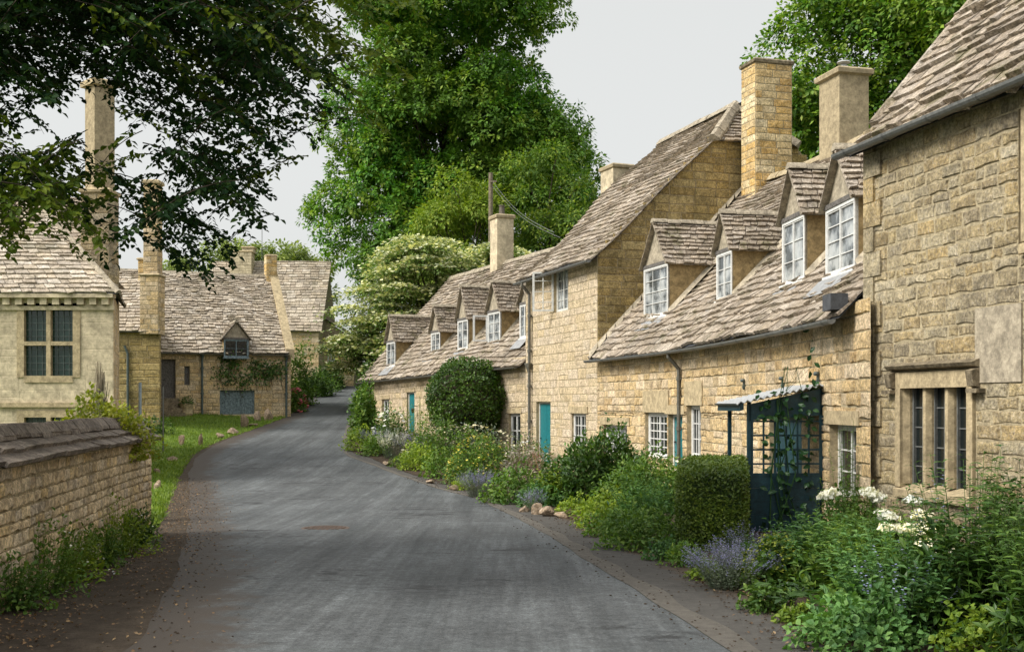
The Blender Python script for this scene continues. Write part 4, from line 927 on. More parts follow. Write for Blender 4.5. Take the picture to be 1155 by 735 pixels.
PHr = lambda u, v: WH(-.05 + np.asarray(u) * (WH.L + .2), .28 - np.asarray(v) * (tH + .28), zh_(np.asarray(v)))
slates(mb, PHr, .27, .16, (.2, .55), (.016, .04), 0, 1, .04, 73, 1.3); backside(mb, WH, 0, WH.L, tH, zH, zRH); mb.build('roof', [M['slate'], M['leadd']], hH)
mb = MB(); ss = np.linspace(-.05, WH.L + .1, 30); ridge_stones(mb, WH(ss, -tH, zRH + .06), .17, .5, 0, 7); mb.build('ridge', M['ridge'], hH)
gutter(WH, .05, WH.L + .1, .36, zH - .33, hH, 'pipe', .06, 30, 1.2)
for k, (px, y0, y1, ya) in enumerate((((436, 445.5), 413, 385, 356), ((486, 496), 397, 374, 345), ((516, 527.5), 394, 360, 323), ((550, 564), 387, 351, 318), ((586, 597), 381, 342, 322))):
    dormer(WH, hH, px, y0, y1, ya, zH, tanH, lights=2, rows=3, cols=1, seed=80 + 2 * k, casement=k == 3)
p = WH(WH.spx(566, -tH), -tH, zRH); chimney(hH, p[0], p[1], .72, .8, zRH - .9, float(EYE + (HY - 248) * p[1] / F), R(22), 'ashlar', .13, 90, 1, True, capmat='cement')
p = WH(WH.spx(696, -tH), -tH, zRH); chimney(hH, p[0], p[1], .78, .95, zRH - .9, float(EYE + (HY - 193) * p[1] / F), R(22), 'ashlar', .12, 94, 0, True, capmat='cement')
mb = MB(); s = WH.spx(471); z = WH.zpy(s, 462); mb.tube([WH(s, 0, z + .15), WH(s, .2, z + .15), WH(s, .2, z + .05)], .015, 6); mb.lathe(WH(s, .2, z - .12), [(.04, 0), (.075, .14), (.02, .2)], 6); mb.build('wall_lamp', M['iron'], hH)

# ================================================================== D, big house on the left
WD = Wall([(-10.03, 29.), (-22, 29.)]); WDs = Wall([(-11.42, 33.5), (-10.03, 29.)])
hD = thing('manor_house', 'large pale ashlar manor house with leaded mullion windows behind the field wall', 'house', (-14, 31, -.3))
d1 = WD.rect(27, 83, 349, 424); d2 = WD.rect(27, 83, 470, 512); zD = 4.0
mb = MB(); stone_wall(mb, WD, 0, WD.L, -.6, zD, [d1, d2], (.30, .36), (.5, 1.1), (.0, .002), .0025, mats=(0, 1, 2), seed=101, wob=.003)
stone_wall(mb, WDs, 0, WDs.L, -.6, zD + .4, (), (.26, .34), (.4, .8), (.001, .010), .006, seed=103, mats=(3, 1, 2))
mb.box((-.06, -.05, WD.zpy(1, 459)), (WD.L, .07, WD.zpy(1, 454)), 2, WD)
mb.build('wall', [M['ashlar'], M['ashlar'], M['dress'], M['honey']], hD)
mb = MB(); mb.box((-.02, -.05, zD), (WD.L, .06, zD + .1), 0, WD); mb.box((-.05, -.05, zD + .3), (WD.L, .2, zD + .40), 0, WD); mb.box((0.0, -.05, zD + .1), (WD.L, .03, zD + .3), 0, WD)
for k in range(38): mb.box((.08 + k * .31, .0, zD + .13), (.08 + k * .31 + .17, .14, zD + .298), 0, WD)
mb.build('cornice', M['ashlar'], hD)
for rc in (d1, d2):
    a, b, c, d = rc; m = (a + b) / 2; f = .17; mb = MB()
    for s0_, s1_, z0_, z1_ in ((a - f, a + .01, c - .03, d + .16), (b - .01, b + f, c - .03, d + .16), (a + .012, b - .012, d - .01, d + .16), (a + .012, b - .012, c - .16, c + .01), (m - .055, m + .055, c + .01, d - .01)): mb.box((s0_, -.14, z0_), (s1_, .03, z1_), 0, WD)
    tr = c + (d - c) * .49
    mb.box((a + .01, -.135, tr - .05), (m - .056, .026, tr + .05), 0, WD); mb.box((m + .056, -.135, tr - .05), (b - .01, .026, tr + .05), 0, WD)
    w = mb.build('mullion_window', M['dress'], hD)
    gm = MB(); gm.quads([WD([a, b, b, a], -.11, [c, c, d, d])]); gm.build('pane', M['glassg'], w)
    lm = MB()
    for x0, x1 in ((a, m - .055), (m + .055, b)):
        for k in range(1, 4): x = x0 + (x1 - x0) * k / 4; lm.box((x - .009, -.108, c), (x + .009, -.09, d), 0, WD)
        for k in range(1, 10): z = c + (d - c) * k / 10; lm.box((x0, -.107, z - .008), (x1, -.092, z + .008), 0, WD)
    lm.build('leading', M['greenpipe'], w)
tD = .84; zE_ = 4.40; mb = MB(); L = 3.05
slates(mb, bilin((-9.83, 28.8, zE_), (-22, 28.8, zE_), (-22, 28.8 + L, zE_ + L * tD), (-9.83 - L, 28.8 + L, zE_ + L * tD)), .24, .17, (.2, .45), (.012, .03), 0, 1, .01, 111)
slates(mb, bilin((-11.3, 33.6, zE_), (-9.83, 28.8, zE_), (-9.83 - L, 28.8 + L, zE_ + L * tD), (-9.9 - L, 29.0 + L, zE_ + L * tD)), .24, .17, (.2, .45), (.012, .03), 0, 1, .01, 113)
mb.quads([[(-9.83 - L, 28.8 + L, zE_ + L * tD), (-22, 28.8 + L, zE_ + L * tD), (-22, 33.7, zE_ + .6), (-11.3, 33.7, zE_ + .6)]], 0); mb.build('roof', [M['slate_l'], M['leadd']], hD)
mb = MB(); ridge_stones(mb, [(-9.80, 28.77, zE_ + .05), (-9.83 - L, 28.8 + L, zE_ + L * tD + .06)], .09, .5, 0, 3); mb.build('hip_tile', M['ridge'], hD)
WR = Wall([(-11.5, 33.6), (-22, 33.6)]); mb = MB(); zw = 6.25
stone_wall(mb, WR, 0, WR.L, 3.5, zw, (), (.22, .3), (.3, .7), (.002, .012), .006, seed=117); WRs = Wall([(-13.3, 39), (-11.5, 33.6)]); stone_wall(mb, WRs, 0, WRs.L, -.6, zw, (), (.22, .3), (.3, .7), (.002, .012), .006, seed=119); mb.build('rear_wall', STONE('honey'), hD)
mb = MB(); slates(mb, bilin((-11.6, 33.35, zw - .1), (-22, 33.35, zw - .1), (-22, 35.2, zw + 1.7), (-12.3, 35.2, zw + 1.7)), .24, .17, (.2, .45), (.012, .03), 0, 1, .015, 121); mb.build('rear_roof', [M['slate'], M['leadd']], hD)
mb_ = chimney(hD, -11.80, 33.0, .80, .8, 3.8, 7.6, 0, 'grey', .10, 123, 0, name='chimney', capmat='dress'); chimney(hD, -11.80, 33.0, .60, .60, 7.7, 10.65, R(45), 'cement', .16, 127, 0, True, capmat='dress', flare=.1, name='chimney_shaft')
mb = MB(); mb.tube([(-10.4, 30.0, -.3), (-10.4, 30.0, 4.2)], .05, 8); mb.tube([(-11.62, 33.5, 3), (-11.62, 33.5, 6.1)], .04, 8); mb.build('downpipe', M['pipe'], hD)

# ================================================================== E, chimney wing beyond it
hE = thing('chimney_wing', 'narrow stone wing with a tall stepped chimney beyond the manor house', 'house', (-14.6, 46, .8))
WE = Wall([(-13.74, 45.), (-17.5, 45.)]); WEs = Wall([(-15.4, 50.5), (-13.74, 45.)]); zE2 = 4.45; mb = MB()
stone_wall(mb, WE, 0, WE.L, -.2, zE2, (), (.2, .3), (.3, .7), (.003, .018), .008, seed=131); stone_wall(mb, WEs, 0, WEs.L, -.2, zE2 + .5, (), (.2, .3), (.3, .7), (.003, .018), .008, seed=133); mb.build('wall', STONE('moss', 'mortar_d'), hE)
mb = MB(); slates(mb, bilin((-13.7, 44.8, zE2), (-17.6, 44.8, zE2), (-17.6, 48, 7.05), (-14.4, 48, 7.05)), .24, .17, (.2, .45), (.014, .034), 0, 1, .02, 135); mb.build('roof', [M['slate_l'], M['leadd']], hE)
chimney(hE, -14.1, 45.2, .72, .8, zE2 - .1, 6.6, 0, 'honey', .06, 137, 0, capmat='dress'); chimney(hE, -14.08, 45.2, .56, .6, 6.65, 10.2, 0, 'honey', .12, 139, 0, capmat='dress', name='chimney_shaft', flare=.07)
chimney(hE, -15.2, 47.8, .45, .5, 5.8, 7.55, 0, 'amber', .06, 141, 0, name='small_chimney', capmat='dress')
mb = MB(); mb.tube([(-14.98, 44.93, .3), (-14.98, 44.93, 3.6), (-15.1, 44.9, 3.9)], .05, 8); mb.build('downpipe', M['greenpipe'], hE)

# ================================================================== F, cottage facing down the lane
FA = np.array([-9.98, 52.]); fd = np.array([-.918, -.396]); WF = Wall([FA, FA + fd * 7.2]); tF = 3.5; zF, zRF = 4.05, 7.72; tanF = (zRF - zF) / tF
hF = thing('lane_cottage', 'steep-roofed stone cottage facing down the lane with blue boarded cellar doors', 'cottage', (*WF(3, -1.5, 0)[:2], 1.1))
f1 = WF.rect(182, 198, 405, 449); f2 = WF.rect(208, 214, 413, 434); f3 = WF.rect(248, 287, 440, 467)
mb = MB(); stone_wall(mb, WF, 0, WF.L, .2, zF, [f1, f2, f3], (.14, .22), (.2, .5), (.004, .022), .009, seed=151, wob=.014)
lintel(mb, WF, f3, .12, .1); gF = Wall([WF(0, -2 * tF, 0)[:2], FA])
def clipF(z):
    k = max(0, (z - zF) / tanF); return (k, gF.L - k)
stone_wall(mb, gF, 0, gF.L, .2, zRF - .1, (), (.16, .24), (.25, .5), (.004, .02), .009, clip=clipF, seed=153)
mb.build('wall', STONE('honey'), hF)
door(WF, f1, -.15, hF, 'wood', 4, 'wood'); window(WF, f2, -.1, hF, 'wood', 'glass', 1, 3, 1, .05, .02); d = door(WF, f3, -.06, hF, 'bluewood', 8, 'bluewood')
mb = MB()
for k in range(4): mb.box((f1[0] - .1 - .05 * k, .0, f1[2] - .2 * (k + 1)), (f1[1] + .1 + .05 * k, .3 * (k + 1), f1[2] - .2 * k - .003), 0, WF)
mb.build('door_step', M['hood'], hF)
mb = MB(); zf_ = lambda v: zF - .2 * tanF + v * (zRF - zF + .2 * tanF)
slates(mb, lambda u, v: WF(.12 + np.asarray(u) * (WF.L - .1), .2 - np.asarray(v) * (tF + .2), zf_(np.asarray(v))), .21, .13, (.15, .42), (.014, .038), 0, 1, .03, 155, 1.5); backside(mb, WF, 0, WF.L, tF, zF, zRF); mb.build('roof', [M['slate_l'], M['leadd']], hF)
mb = MB(); ridge_stones(mb, [WF(.2, -tF, zRF + .04), WF(WF.L, -tF, zRF + .04)], .15, .5, 0, 5); mb.build('ridge', M['ridge'], hF)
mb = MB(); v = np.linspace(0, 1, 12); a0, a1 = [WF(np.full(12, k), .2 - v * (tF + .2), zf_(v)) for k in (-.12, .26)]
for k in range(11): mb.hexa([[a0[k] - UP * .2, a1[k] - UP * .05, a1[k + 1] - UP * .05, a0[k + 1] - UP * .2, a0[k] + UP * .26, a1[k] + UP * .26, a1[k + 1] + UP * .26, a0[k + 1] + UP * .26]])
mb.build('gable_parapet', M['dress'], hF)
p = WF(.2, -tF, 0); chimney(hF, p[0], p[1], .5, .55, 7.2, 8.65, R(23), 'amber', .05, 157, 0, capmat='dress', flare=.02)
dormer(WF, hF, (252.5, 280.5), 403, 382, 363, zF, tanF, lights=2, rows=2, cols=1, glass='glass', of=.30, seed=159, frame='bluewood')
for px, m_ in ((228, 'greenpipe'), (323, 'greenpipe')): downpipe(WF, WF.spx(px, .08), .08, .6, zF - .15, hF, m_, .05, .1, hopper=zF - .3)
gutter(WF, .1, WF.spx(283), .25, zF - .22, hF, 'pipe', .05, 12, 1.5); gutter(WF, WF.spx(250), WF.L, .25, zF - .22, hF, 'pipe', .05, 12, 1.5)

# ================================================================== G, roofs beyond the lane cottage
hG = thing('ridge_cottage', 'pale roofed cottage up the hill showing over the lane cottage ridge', 'cottage', (-14, 71, 2.4))
WG = Wall([(-11.4, 68.), (-18.5, 68.)]); mb = MB(); stone_wall(mb, WG, 0, WG.L, 1.5, 6.0, (), (.2, .3), (.3, .7), (.002, .012), .008, seed=171); plain_wall(mb, Wall([(-11.4, 75.), (-11.4, 68.)]), 0, 7, 1.5, 6.0); mb.poly([(-11.4, 68, 6), (-11.4, 75, 6), (-11.4, 71.6, 10.4)], 1); mb.build('wall', STONE('honey'), hG)
mb = MB(); slates(mb, bilin((-11.2, 67.8, 5.9), (-18.6, 67.8, 5.9), (-18.6, 71.6, 10.5), (-11.2, 71.6, 10.5)), .26, .2, (.3, .6), (.014, .034), 0, 1, .02, 173); mb.build('roof', [M['slate_l'], M['leadd']], hG)
chimney(hG, -16.6, 71, 1.3, .8, 9.4, 10.9, 0, 'ashlar', .08, 175, 0, capmat='dress'); chimney(hG, -16.2, 71, .7, .7, 10.9, 11.15, 0, 'ashlar', .08, 177, 0, capmat='dress', name='chimney_top')
mb = MB(); mb.tube([(-15.4, 71, 9.8), (-15.4, 71, 12.6)], .02, 5); mb.build('aerial', M['gutter'], hG)
hG2 = thing('hill_cottage', 'small honey stone gable end with one window half hidden by the big trees', 'cottage', (-10.6, 72, 2.9))
WG2 = Wall([(-9.6, 70.), (-11.75, 70.)]); g1 = WG2.rect(372, 377, 384, 397); g1 = (.25, .75, 5.0, 5.75); mb = MB(); stone_wall(mb, WG2, 0, WG2.L, 1.5, 5.6, (), (.2, .3), (.3, .7), (.002, .012), .008, seed=181); plain_wall(mb, Wall([(-9.6, 74.), (-9.6, 70.)]), 0, 4, 1.5, 5.6); mb.poly([WG2(0, -.02, 5.6), WG2(WG2.L, -.02, 5.6), WG2(WG2.L, -.02, 7.0)], 1)
mb.build('wall', STONE('amber'), hG2)
mb = MB(); slates(mb, bilin((-9.3, 69.8, 5.4), (-9.3, 74.2, 5.4), (-11.7, 74.2, 7.1), (-11.7, 69.8, 7.1)), .24, .2, (.3, .5), (.014, .03), 0, 1, .01, 183); mb.build('roof', [M['slate_l'], M['leadd']], hG2)
window(WG2, (1.15, 1.6, 4.2, 5.1), .03, hG2, 'white', 'glass', 2, 2, 1, .06, .02)

# ================================================================== field wall on the left
pw_ = [ray(172, 603), ray(120, 626), ray(60, 655), ray(0, 690)]
WL = Wall([(pw_[0][0] - .02, pw_[0][1] + .0), (pw_[1][0], pw_[1][1]), (pw_[3][0], pw_[3][1]), (pw_[3][0] + .3, 4.5)][::-1], smooth=True)
WL = Wall(WL.p[::-1]) if WL(0, 1, 0)[0] < WL(0, 0, 0)[0] else WL
flip = WL.p[0][1] > WL.p[-1][1]
fw = thing('field_wall', 'curving rubble field wall with a lichened tile coping beside the road', 'wall', (-4.4, 10, 0))
LL = WL.L; zT = 1.16
mb = MB(); stone_wall(mb, WL, 0, LL, -.4, zT, (), (.075, .15), (.10, .34), (.003, .022), .009, seed=191, wob=.014, reveal=.1)
eW = Wall([WL(0 if flip else LL, -.48, 0)[:2], WL(0 if flip else LL, 0, 0)[:2]]); eW = eW if eW(0, 1, 0)[1] > eW(0, 0, 0)[1] else Wall(eW.p[::-1]); stone_wall(mb, eW, 0, eW.L, -.4, zT, (), (.1, .17), (.15, .3), (.004, .03), .01, seed=193)
plain_wall(mb, Wall(WL.p[::-1] - 0) if False else WL, 0, 0.01, -.4, zT)
ss = np.linspace(0, LL, 20); mb.quads([[WL(a, -.48, -.4), WL(b, -.48, -.4), WL(b, -.48, zT), WL(a, -.48, zT)] for a, b in zip(ss[:-1], ss[1:])], 1)
mb.build('wall_body', [M['fieldwall'], M['mortar_d'], M['dress']], fw)
mb = MB(); A = lambda o0_, z0_, o1_, z1_: (lambda u, v: WL(-.04 + np.asarray(u) * (LL + .08), o0_ + (o1_ - o0_) * np.asarray(v), z0_ + (z1_ - z0_) * np.asarray(v)))
slates(mb, A(.11, zT - .03, -.20, zT + .20), .17, .17, (.25, .6), (.022, .032), 0, 1, .005, 195, .45); slates(mb, A(-.58, zT - .03, -.24, zT + .20), .23, .21, (.22, .55), (.026, .045), 0, 1, .005, 197, .45)
ridge_stones(mb, WL(np.linspace(-.04, LL + .04, 40), -.22, zT + .27), .13, .42, 0, 9)
mb.poly([WL(LL, .08, zT - .02), WL(LL, -.56, zT - .02), WL(LL, -.22, zT + .24)], 1); mb.poly([WL(0, .08, zT - .02), WL(0, -.56, zT - .02), WL(0, -.22, zT + .24)], 1); mb.build('coping', [M['coping'], M['mortar_d']], fw)
# ================================================================== trees
LIT = lambda *a: np.array(a, float)
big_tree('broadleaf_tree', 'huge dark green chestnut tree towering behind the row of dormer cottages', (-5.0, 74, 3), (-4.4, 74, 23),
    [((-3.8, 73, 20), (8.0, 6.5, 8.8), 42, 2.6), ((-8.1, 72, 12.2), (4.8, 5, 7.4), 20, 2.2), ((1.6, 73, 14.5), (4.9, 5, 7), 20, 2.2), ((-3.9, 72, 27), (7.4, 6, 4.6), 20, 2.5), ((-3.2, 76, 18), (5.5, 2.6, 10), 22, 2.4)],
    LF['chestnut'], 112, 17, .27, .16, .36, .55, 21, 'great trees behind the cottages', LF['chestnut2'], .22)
big_tree('young_tree', 'yellow-green young tree in front of the huge chestnut, beside the utility pole', (-2.6, 64, 2.1), (-2.5, 64, 11),
    [((-2.7, 63.5, 10.6), (2.8, 2.4, 4.4), 26, 1.1), ((-4.6, 63.5, 9), (1.5, 1.5, 2.5), 8, .9)], LF['ash'], 42, 10, .24, .11, .40, .16, 22, 'great trees behind the cottages')
big_tree('ash_tree', 'loose mid-green tree at the right foot of the huge chestnut, behind the wires', (2.0, 66, 2.2), (2.2, 66, 13),
    [((2.2, 66, 12.4), (3.0, 2.6, 4.6), 24, 1.15), ((3.9, 66, 9.5), (2.0, 2, 2.8), 12, 1.0)], LF['mid'], 44, 10, .26, .10, .42, .2, 23, 'great trees behind the cottages', LF['ash'], .3)
big_tree('lime_tree', 'tall leafy tree rising behind the two big chimneys on the right', (15.2, 48, 0), (15.0, 48, 16),
    [((14.2, 48, 15.0), (4.0, 4, 6.5), 26, 1.7), ((12.0, 47.5, 12.6), (2.2, 2.4, 4.2), 9, 1.4), ((15.8, 47, 20), (5.2, 4, 4.0), 15, 1.8)], LF['lime'], 74, 12, .22, .15, .34, .4, 24, 'great trees behind the cottages', LF['chestnut2'], .25)
big_tree('lime_tree', 'brighter leafy tree behind the tall cottage roof at the upper right', (20.2, 46, 0), (20, 46, 16),
    [((18.4, 45, 15.6), (4.4, 4, 5.2), 30, 1.6), ((22.5, 45, 14), (4, 4, 6), 14, 1.7)], LF['lime'], 74, 12, .22, .15, .34, .4, 25, 'great trees behind the cottages', LF['chestnut2'], .5)
# flowering dogwood: flat layers of pale bracts
r = np.random.default_rng(26); dt = thing('flowering_tree', 'broad cream-flowered tree in layered tiers overhanging the far end of the row', 'tree', (-4.6, 56.5, 1.6)); tb = MB(); cb = MB()
lay = []
for k in range(215):
    t = r.random(); z = 3.1 + 6.2 * t; wl, wr = np.interp(z, [2.4, 4, 6.2, 8, 9.6], [3.9, 5.1, 4.7, 3.1, 1.2]), np.interp(z, [2.4, 4, 6, 8, 9.6], [2, 5.0, 5.6, 5.4, 3.2])
    a = r.uniform(0, 6.28); q = r.uniform(.45, 1) ; x = math.cos(a) * q; lay.append((-3.6 + (x * wr if x > 0 else x * wl), 56 + math.sin(a) * q * 3.4, z))
lay = np.array(lay)
for p in lay[::6]: limb(tb, (-3.9, 56.3, 1.9 + .35 * (p[2] - 2)), p, .07, .02, r, .1)
tb.tube([(-4.0, 56.4, 1.3), (-3.9, 56.3, 3), (-3.7, 56.1, 6), (-3.6, 56, 8.5)], [.22, .17, .1, .04], 10); tb.build('trunk', M['bark'], dt, smooth=True)
n = 330; P = np.repeat(lay, n, 0); d = r.normal(0, 1, (len(P), 3)) * np.array([.62, .62, .13]); P = P + d; P[:, 2] -= .16 * (d[:, 0] ** 2 + d[:, 1] ** 2)
leaves(cb, P, unit(d * np.array([1, 1, .3]) + r.normal(0, .5, d.shape) - UP * .25), unit(UP + r.normal(0, .35, d.shape)), r.uniform(.12, .2, len(P)), .085, 0)
n = 210; P = np.repeat(lay, n, 0); d = r.normal(0, 1, (len(P), 3)) * np.array([.6, .6, .06]); P = P + d; P[:, 2] += .15 - .16 * (d[:, 0] ** 2 + d[:, 1] ** 2)
petals(cb, r, P, .10, 1, 4); cb.build('crown', [LF['vib'], LF['vibf']], dt)
# far trees on the hill
for k, (px, py, Y, w, h, lab) in enumerate(((200, 305, 105, 2.2, 1.6, 'small bright tree top showing left of the lane cottage ridge'), (258, 292, 110, 3.0, 2.6, 'bright rounded tree behind the left side of the ridge chimney'), (312, 292, 112, 3.6, 2.2, 'bright tree top behind the lone gable chimney and aerial'), (345, 300, 115, 3.2, 2.0, 'bright tree top beside the huge chestnut on the skyline'))):
    p = at(px, py, Y); big_tree('hill_tree', lab, (p[0], Y, 5), (p[0], Y, p[2]), [((p[0], Y, p[2] - .5), (w, w, h), 14, 1.1), ((p[0], Y, p[2] - 3.2), (w * 1.1, w, 3), 14, 1.3)], LF['far'], 34, 9, .34, .22, .45, .2, 130 + k, 'far trees on the hill')

# overhanging beech, rooted behind the field wall out of frame on the left
r = np.random.default_rng(31); ot = thing('overhanging_beech', 'shady beech branches hanging over the lane from the upper left', 'tree', (-9.6, 11.5, 0))
tb = MB(); cb = MB(); tb.tube([(-9.6, 11.5, -.3), (-9.5, 11.5, 2), (-9.4, 11.6, 4.5), (-9.1, 11.6, 7), (-8.8, 11.6, 9)], [.5, .4, .34, .26, .1], 12)
ends = [(-1.6, 11.8, 6.3), (-2.6, 13.8, 6.6), (-4.2, 10.2, 6.1), (-5.6, 12.6, 6.3), (-7.0, 9.8, 5.8), (-3.6, 12.2, 7.6), (-6.4, 14, 6.4), (-8.2, 14, 6)]
for e in ends: limb(tb, (-9.3, 11.6, r.uniform(4.2, 6.4)), e, .13, .025, r, .12, 10)
env_x = [-320, -100, -20, 30, 60, 100, 130, 165, 190, 215, 240, 262, 285, 305, 330, 352, 375, 400, 432, 470, 500, 520]; env_y = [330, 315, 300, 262, 235, 300, 280, 262, 290, 322, 315, 290, 262, 240, 190, 165, 105, 95, 155, 100, 30, 0]
tips = []
for k in range(1500):
    px = r.uniform(-190, 385) if r.random() < .982 else r.uniform(375, 470)
    Y = r.uniform(9.2, 14.2); e = np.interp(px, env_x, env_y); py = e - (e + 110) * r.random() ** .5 if r.random() < .84 else e - r.uniform(0, 60)
    if 10 < px < 100 and 125 < py < 210 and r.random() < .86: continue
    if 320 < px < 390 and r.random() < .45: continue
    if 90 < px < 137 and 90 < py < 235 and r.random() < .62: continue
    if 120 < px < 190 and 150 < py < 270 and r.random() < .8: continue
    if 100 < px < 340 and py > 120 and r.random() < .48: continue
    tips.append((px, py, Y))
LP_, LA_, LN_, LL_, yel = [], [], [], [], []
for px, py, Y in tips:
    tip = at(px, py, Y); a = r.uniform(-.9, .9) + (0 if r.random() < .75 or px > 290 else math.pi); ln = r.uniform(.6, 1.25); out = np.array([math.cos(a), math.sin(a), 0])
    t = np.linspace(0, 1, 7)[:, None]; back = 1 - t
    c = tip - out * ln * back * .85 + UP * ln * (.95 * back - .45 * back ** 2); tb.tube(c, np.linspace(.006, .002, 7), 3, 0, False)
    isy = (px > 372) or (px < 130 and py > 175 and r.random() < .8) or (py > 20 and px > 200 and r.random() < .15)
    for j in range(8):
        tt = (j + .5) / 8 * 6; i0 = int(tt); p0 = c[i0] + (c[min(i0 + 1, 6)] - c[i0]) * (tt - i0); sgn = 1 if j % 2 else -1
        sd0 = np.cross(out, UP) * sgn; dd = unit(sd0 * .9 + out * r.uniform(.3, .8) + UP * r.uniform(-.45, .1)); L_ = r.uniform(.14, .32)
        m = 8; u = np.linspace(.1, 1, m)[:, None]; P = p0 + dd * L_ * u - UP * .08 * u ** 2
        sd = np.cross(dd, UP) * np.where(np.arange(m) % 2, 1, -1)[:, None]
        LP_.append(P); LA_.append(unit(sd * .8 + dd * .8 - UP * .3 + r.normal(0, .25, (m, 3)))); LN_.append(unit(UP + np.array([0, -.35, 0]) + r.normal(0, .4, (m, 3)))); LL_.append(r.uniform(.055, .095, m)); yel += [isy] * m
LP_, LA_, LN_, LL_, yel = np.concatenate(LP_), np.concatenate(LA_), np.concatenate(LN_), np.concatenate(LL_), np.array(yel)
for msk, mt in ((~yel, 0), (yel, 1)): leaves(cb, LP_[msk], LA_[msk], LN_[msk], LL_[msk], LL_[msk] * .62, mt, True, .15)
cen = np.stack([r.uniform(-11, -3.6, 32), r.uniform(9.8, 13.8, 32), r.uniform(6.4, 8.0, 32)], 1); cen[:, 2] += .25 * np.maximum(0, 11 - cen[:, 1]) * 0
tuft_crown(cb, r, cen, r.uniform(.6, .9, 32), 20, 9, .10, .065, .3, 0)
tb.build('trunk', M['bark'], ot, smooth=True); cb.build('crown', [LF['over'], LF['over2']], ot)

# ================================================================== plants
def plant(name, label, cat, loc, build, mats, group=None, extra=None, seed=1):
    """build(mb, rng) in local coordinates; extra: list of (part name, builder, material)"""
    r = np.random.default_rng(seed); mb = MB(); build(mb, r); loc = np.asarray(loc, float)
    for k, V in enumerate(mb.v): mb.v[k] = V + loc
    if not extra:
        return tag(mb.build(name, mats, None, loc), label, cat, group)
    t = thing(name, label, cat, loc, group); mb.build('foliage', mats, t)
    for nm, f, mt in extra:
        e = MB(); f(e, r)
        if not e.v: continue
        for k, V in enumerate(e.v): e.v[k] = V + loc
        e.build(nm, mt, t)
    return t
BED = 'plants in the roadside flower bed'
def gp(px, py, dy=0.): p = ray(px, py); return np.array([p[0], p[1] + dy, G(p[0], p[1] + dy)])
def leafy(n, h, sp, L, W_, per, **k): return lambda mb, r: stems(mb, r, n, h, sp, L, W_, per, 0, smat=0, **k)
def cushion(n, rx, ry, h, L, W_, **k): return lambda mb, r: mound(mb, r, n, rx, ry, h, L, W_, 0, **k)
def both(*fs):
    def f(mb, r):
        for q in fs: q(mb, r)
    return f
def catmint(n, h, sp, size=.016, ln=.16):
    def f(mb, r):
        tip, d = stems(mb, r, n, h, sp, .035, .02, 9, 0, smat=0, srad=.002, fine=False); f.t = (tip, d)
    def e(mb, r): spikes(mb, r, f.t[0] - f.t[1] * ln * .7, f.t[1], ln, .018, 15, size, 0)
    return f, e
# foreground, right
f, e = catmint(300, .46, .50); plant('catmint', 'mauve-blue catmint cloud spilling onto the road by the porch', 'flowering plant', gp(834, 668, .25), f, [LF['silver']], BED, [('flowers', e, LF['violet'])], 201)
f, e = catmint(120, .5, .35); plant('catmint', 'thin catmint wisps between the lady\'s mantle and the blue porch', 'flowering plant', gp(865, 655, .8), f, [LF['silver']], BED, [('flowers', e, LF['violet'])], 202)
plant('ladys_mantle', 'yellow-green frothy lady\'s mantle right of the mauve catmint', 'plant', gp(882, 668, .3), cushion(900, .36, .34, .42, .085, .085), [LF['mid']], BED, [('flowers', lambda mb, r: petals(mb, r, (lambda d: d * np.array([.36, .34, .52]) * r.uniform(.8, 1.05, (900, 1)))(np.abs(rdir(r, 900)) * np.array([1, 1, 1]) * np.where(r.random((900, 3)) < .5, np.array([-1, -1, 1]), 1)), .016, 0, 4), LF['lady'])], 203)
plant('hosta', 'dark broad-leaved clump at the bed edge near the loose stones', 'plant', gp(880, 692, .1), lambda mb, r: stems(mb, r, 16, .30, .30, .24, .085, 4, 0, t0=.5, axis_up=.3, fine=True, srad=.005, smat=0), [LF['dark']], BED, None, 204)
plant('leafy_perennial', 'tall green leafy mound in front of the blue porch side', 'plant', gp(948, 672, .55), both(leafy(80, .78, .62, .12, .045, 18), cushion(500, .5, .45, .48, .12, .05)), [LF['cool']], BED, None, 205)
plant('leafy_perennial', 'bluish green low mound left of the tall mound by the porch', 'plant', gp(905, 655, .5), both(leafy(70, .55, .5, .10, .04, 14), cushion(400, .45, .4, .35, .1, .045)), [LF['cool']], BED, None, 206)
plant('leafy_perennial', 'large bushy green perennial nearest the bottom of the picture', 'plant', gp(1030, 722, .2), both(leafy(120, .88, .66, .10, .042, 20), cushion(900, .6, .55, .5, .10, .045)), [LF['cool']], BED, None, 207)
plant('leafy_perennial', 'spreading green perennial below the white phlox, beside the veronica', 'plant', gp(1000, 690, .75), both(leafy(110, .85, .6, .12, .04, 18), cushion(600, .55, .5, .5, .11, .045)), [LF['mid']], BED, None, 208)
plant('leafy_perennial', 'low rounded leaf clump at the bottom edge of the bed', 'plant', gp(975, 733, .05), cushion(1300, .42, .38, .36, .06, .045), [LF['cool']], BED, None, 209)
plant('leafy_perennial', 'dark tall lily-like stems at the right edge under the mullion window', 'plant', gp(1120, 733, .35), both(leafy(60, 1.52, .55, .17, .042, 30, axis_up=.25), cushion(800, .6, .5, .8, .14, .045)), [LF['dark']], BED, None, 210)
plant('leafy_perennial', 'dark feathery clump filling the bottom right corner', 'plant', np.array([3.55, 7.3, 0]), both(leafy(90, 1.15, .6, .15, .035, 26, axis_up=.3), cushion(800, .6, .55, .7, .13, .04)), [LF['dark']], BED, None, 211)
plant('leafy_perennial', 'dark green stems in front of the window sill right side', 'plant', np.array([4.6, 10.2, 0]), both(leafy(50, 1.25, .5, .15, .045, 24), cushion(500, .5, .5, .8, .13, .05)), [LF['dark']], BED, None, 212)
wr = np.random.default_rng(77)
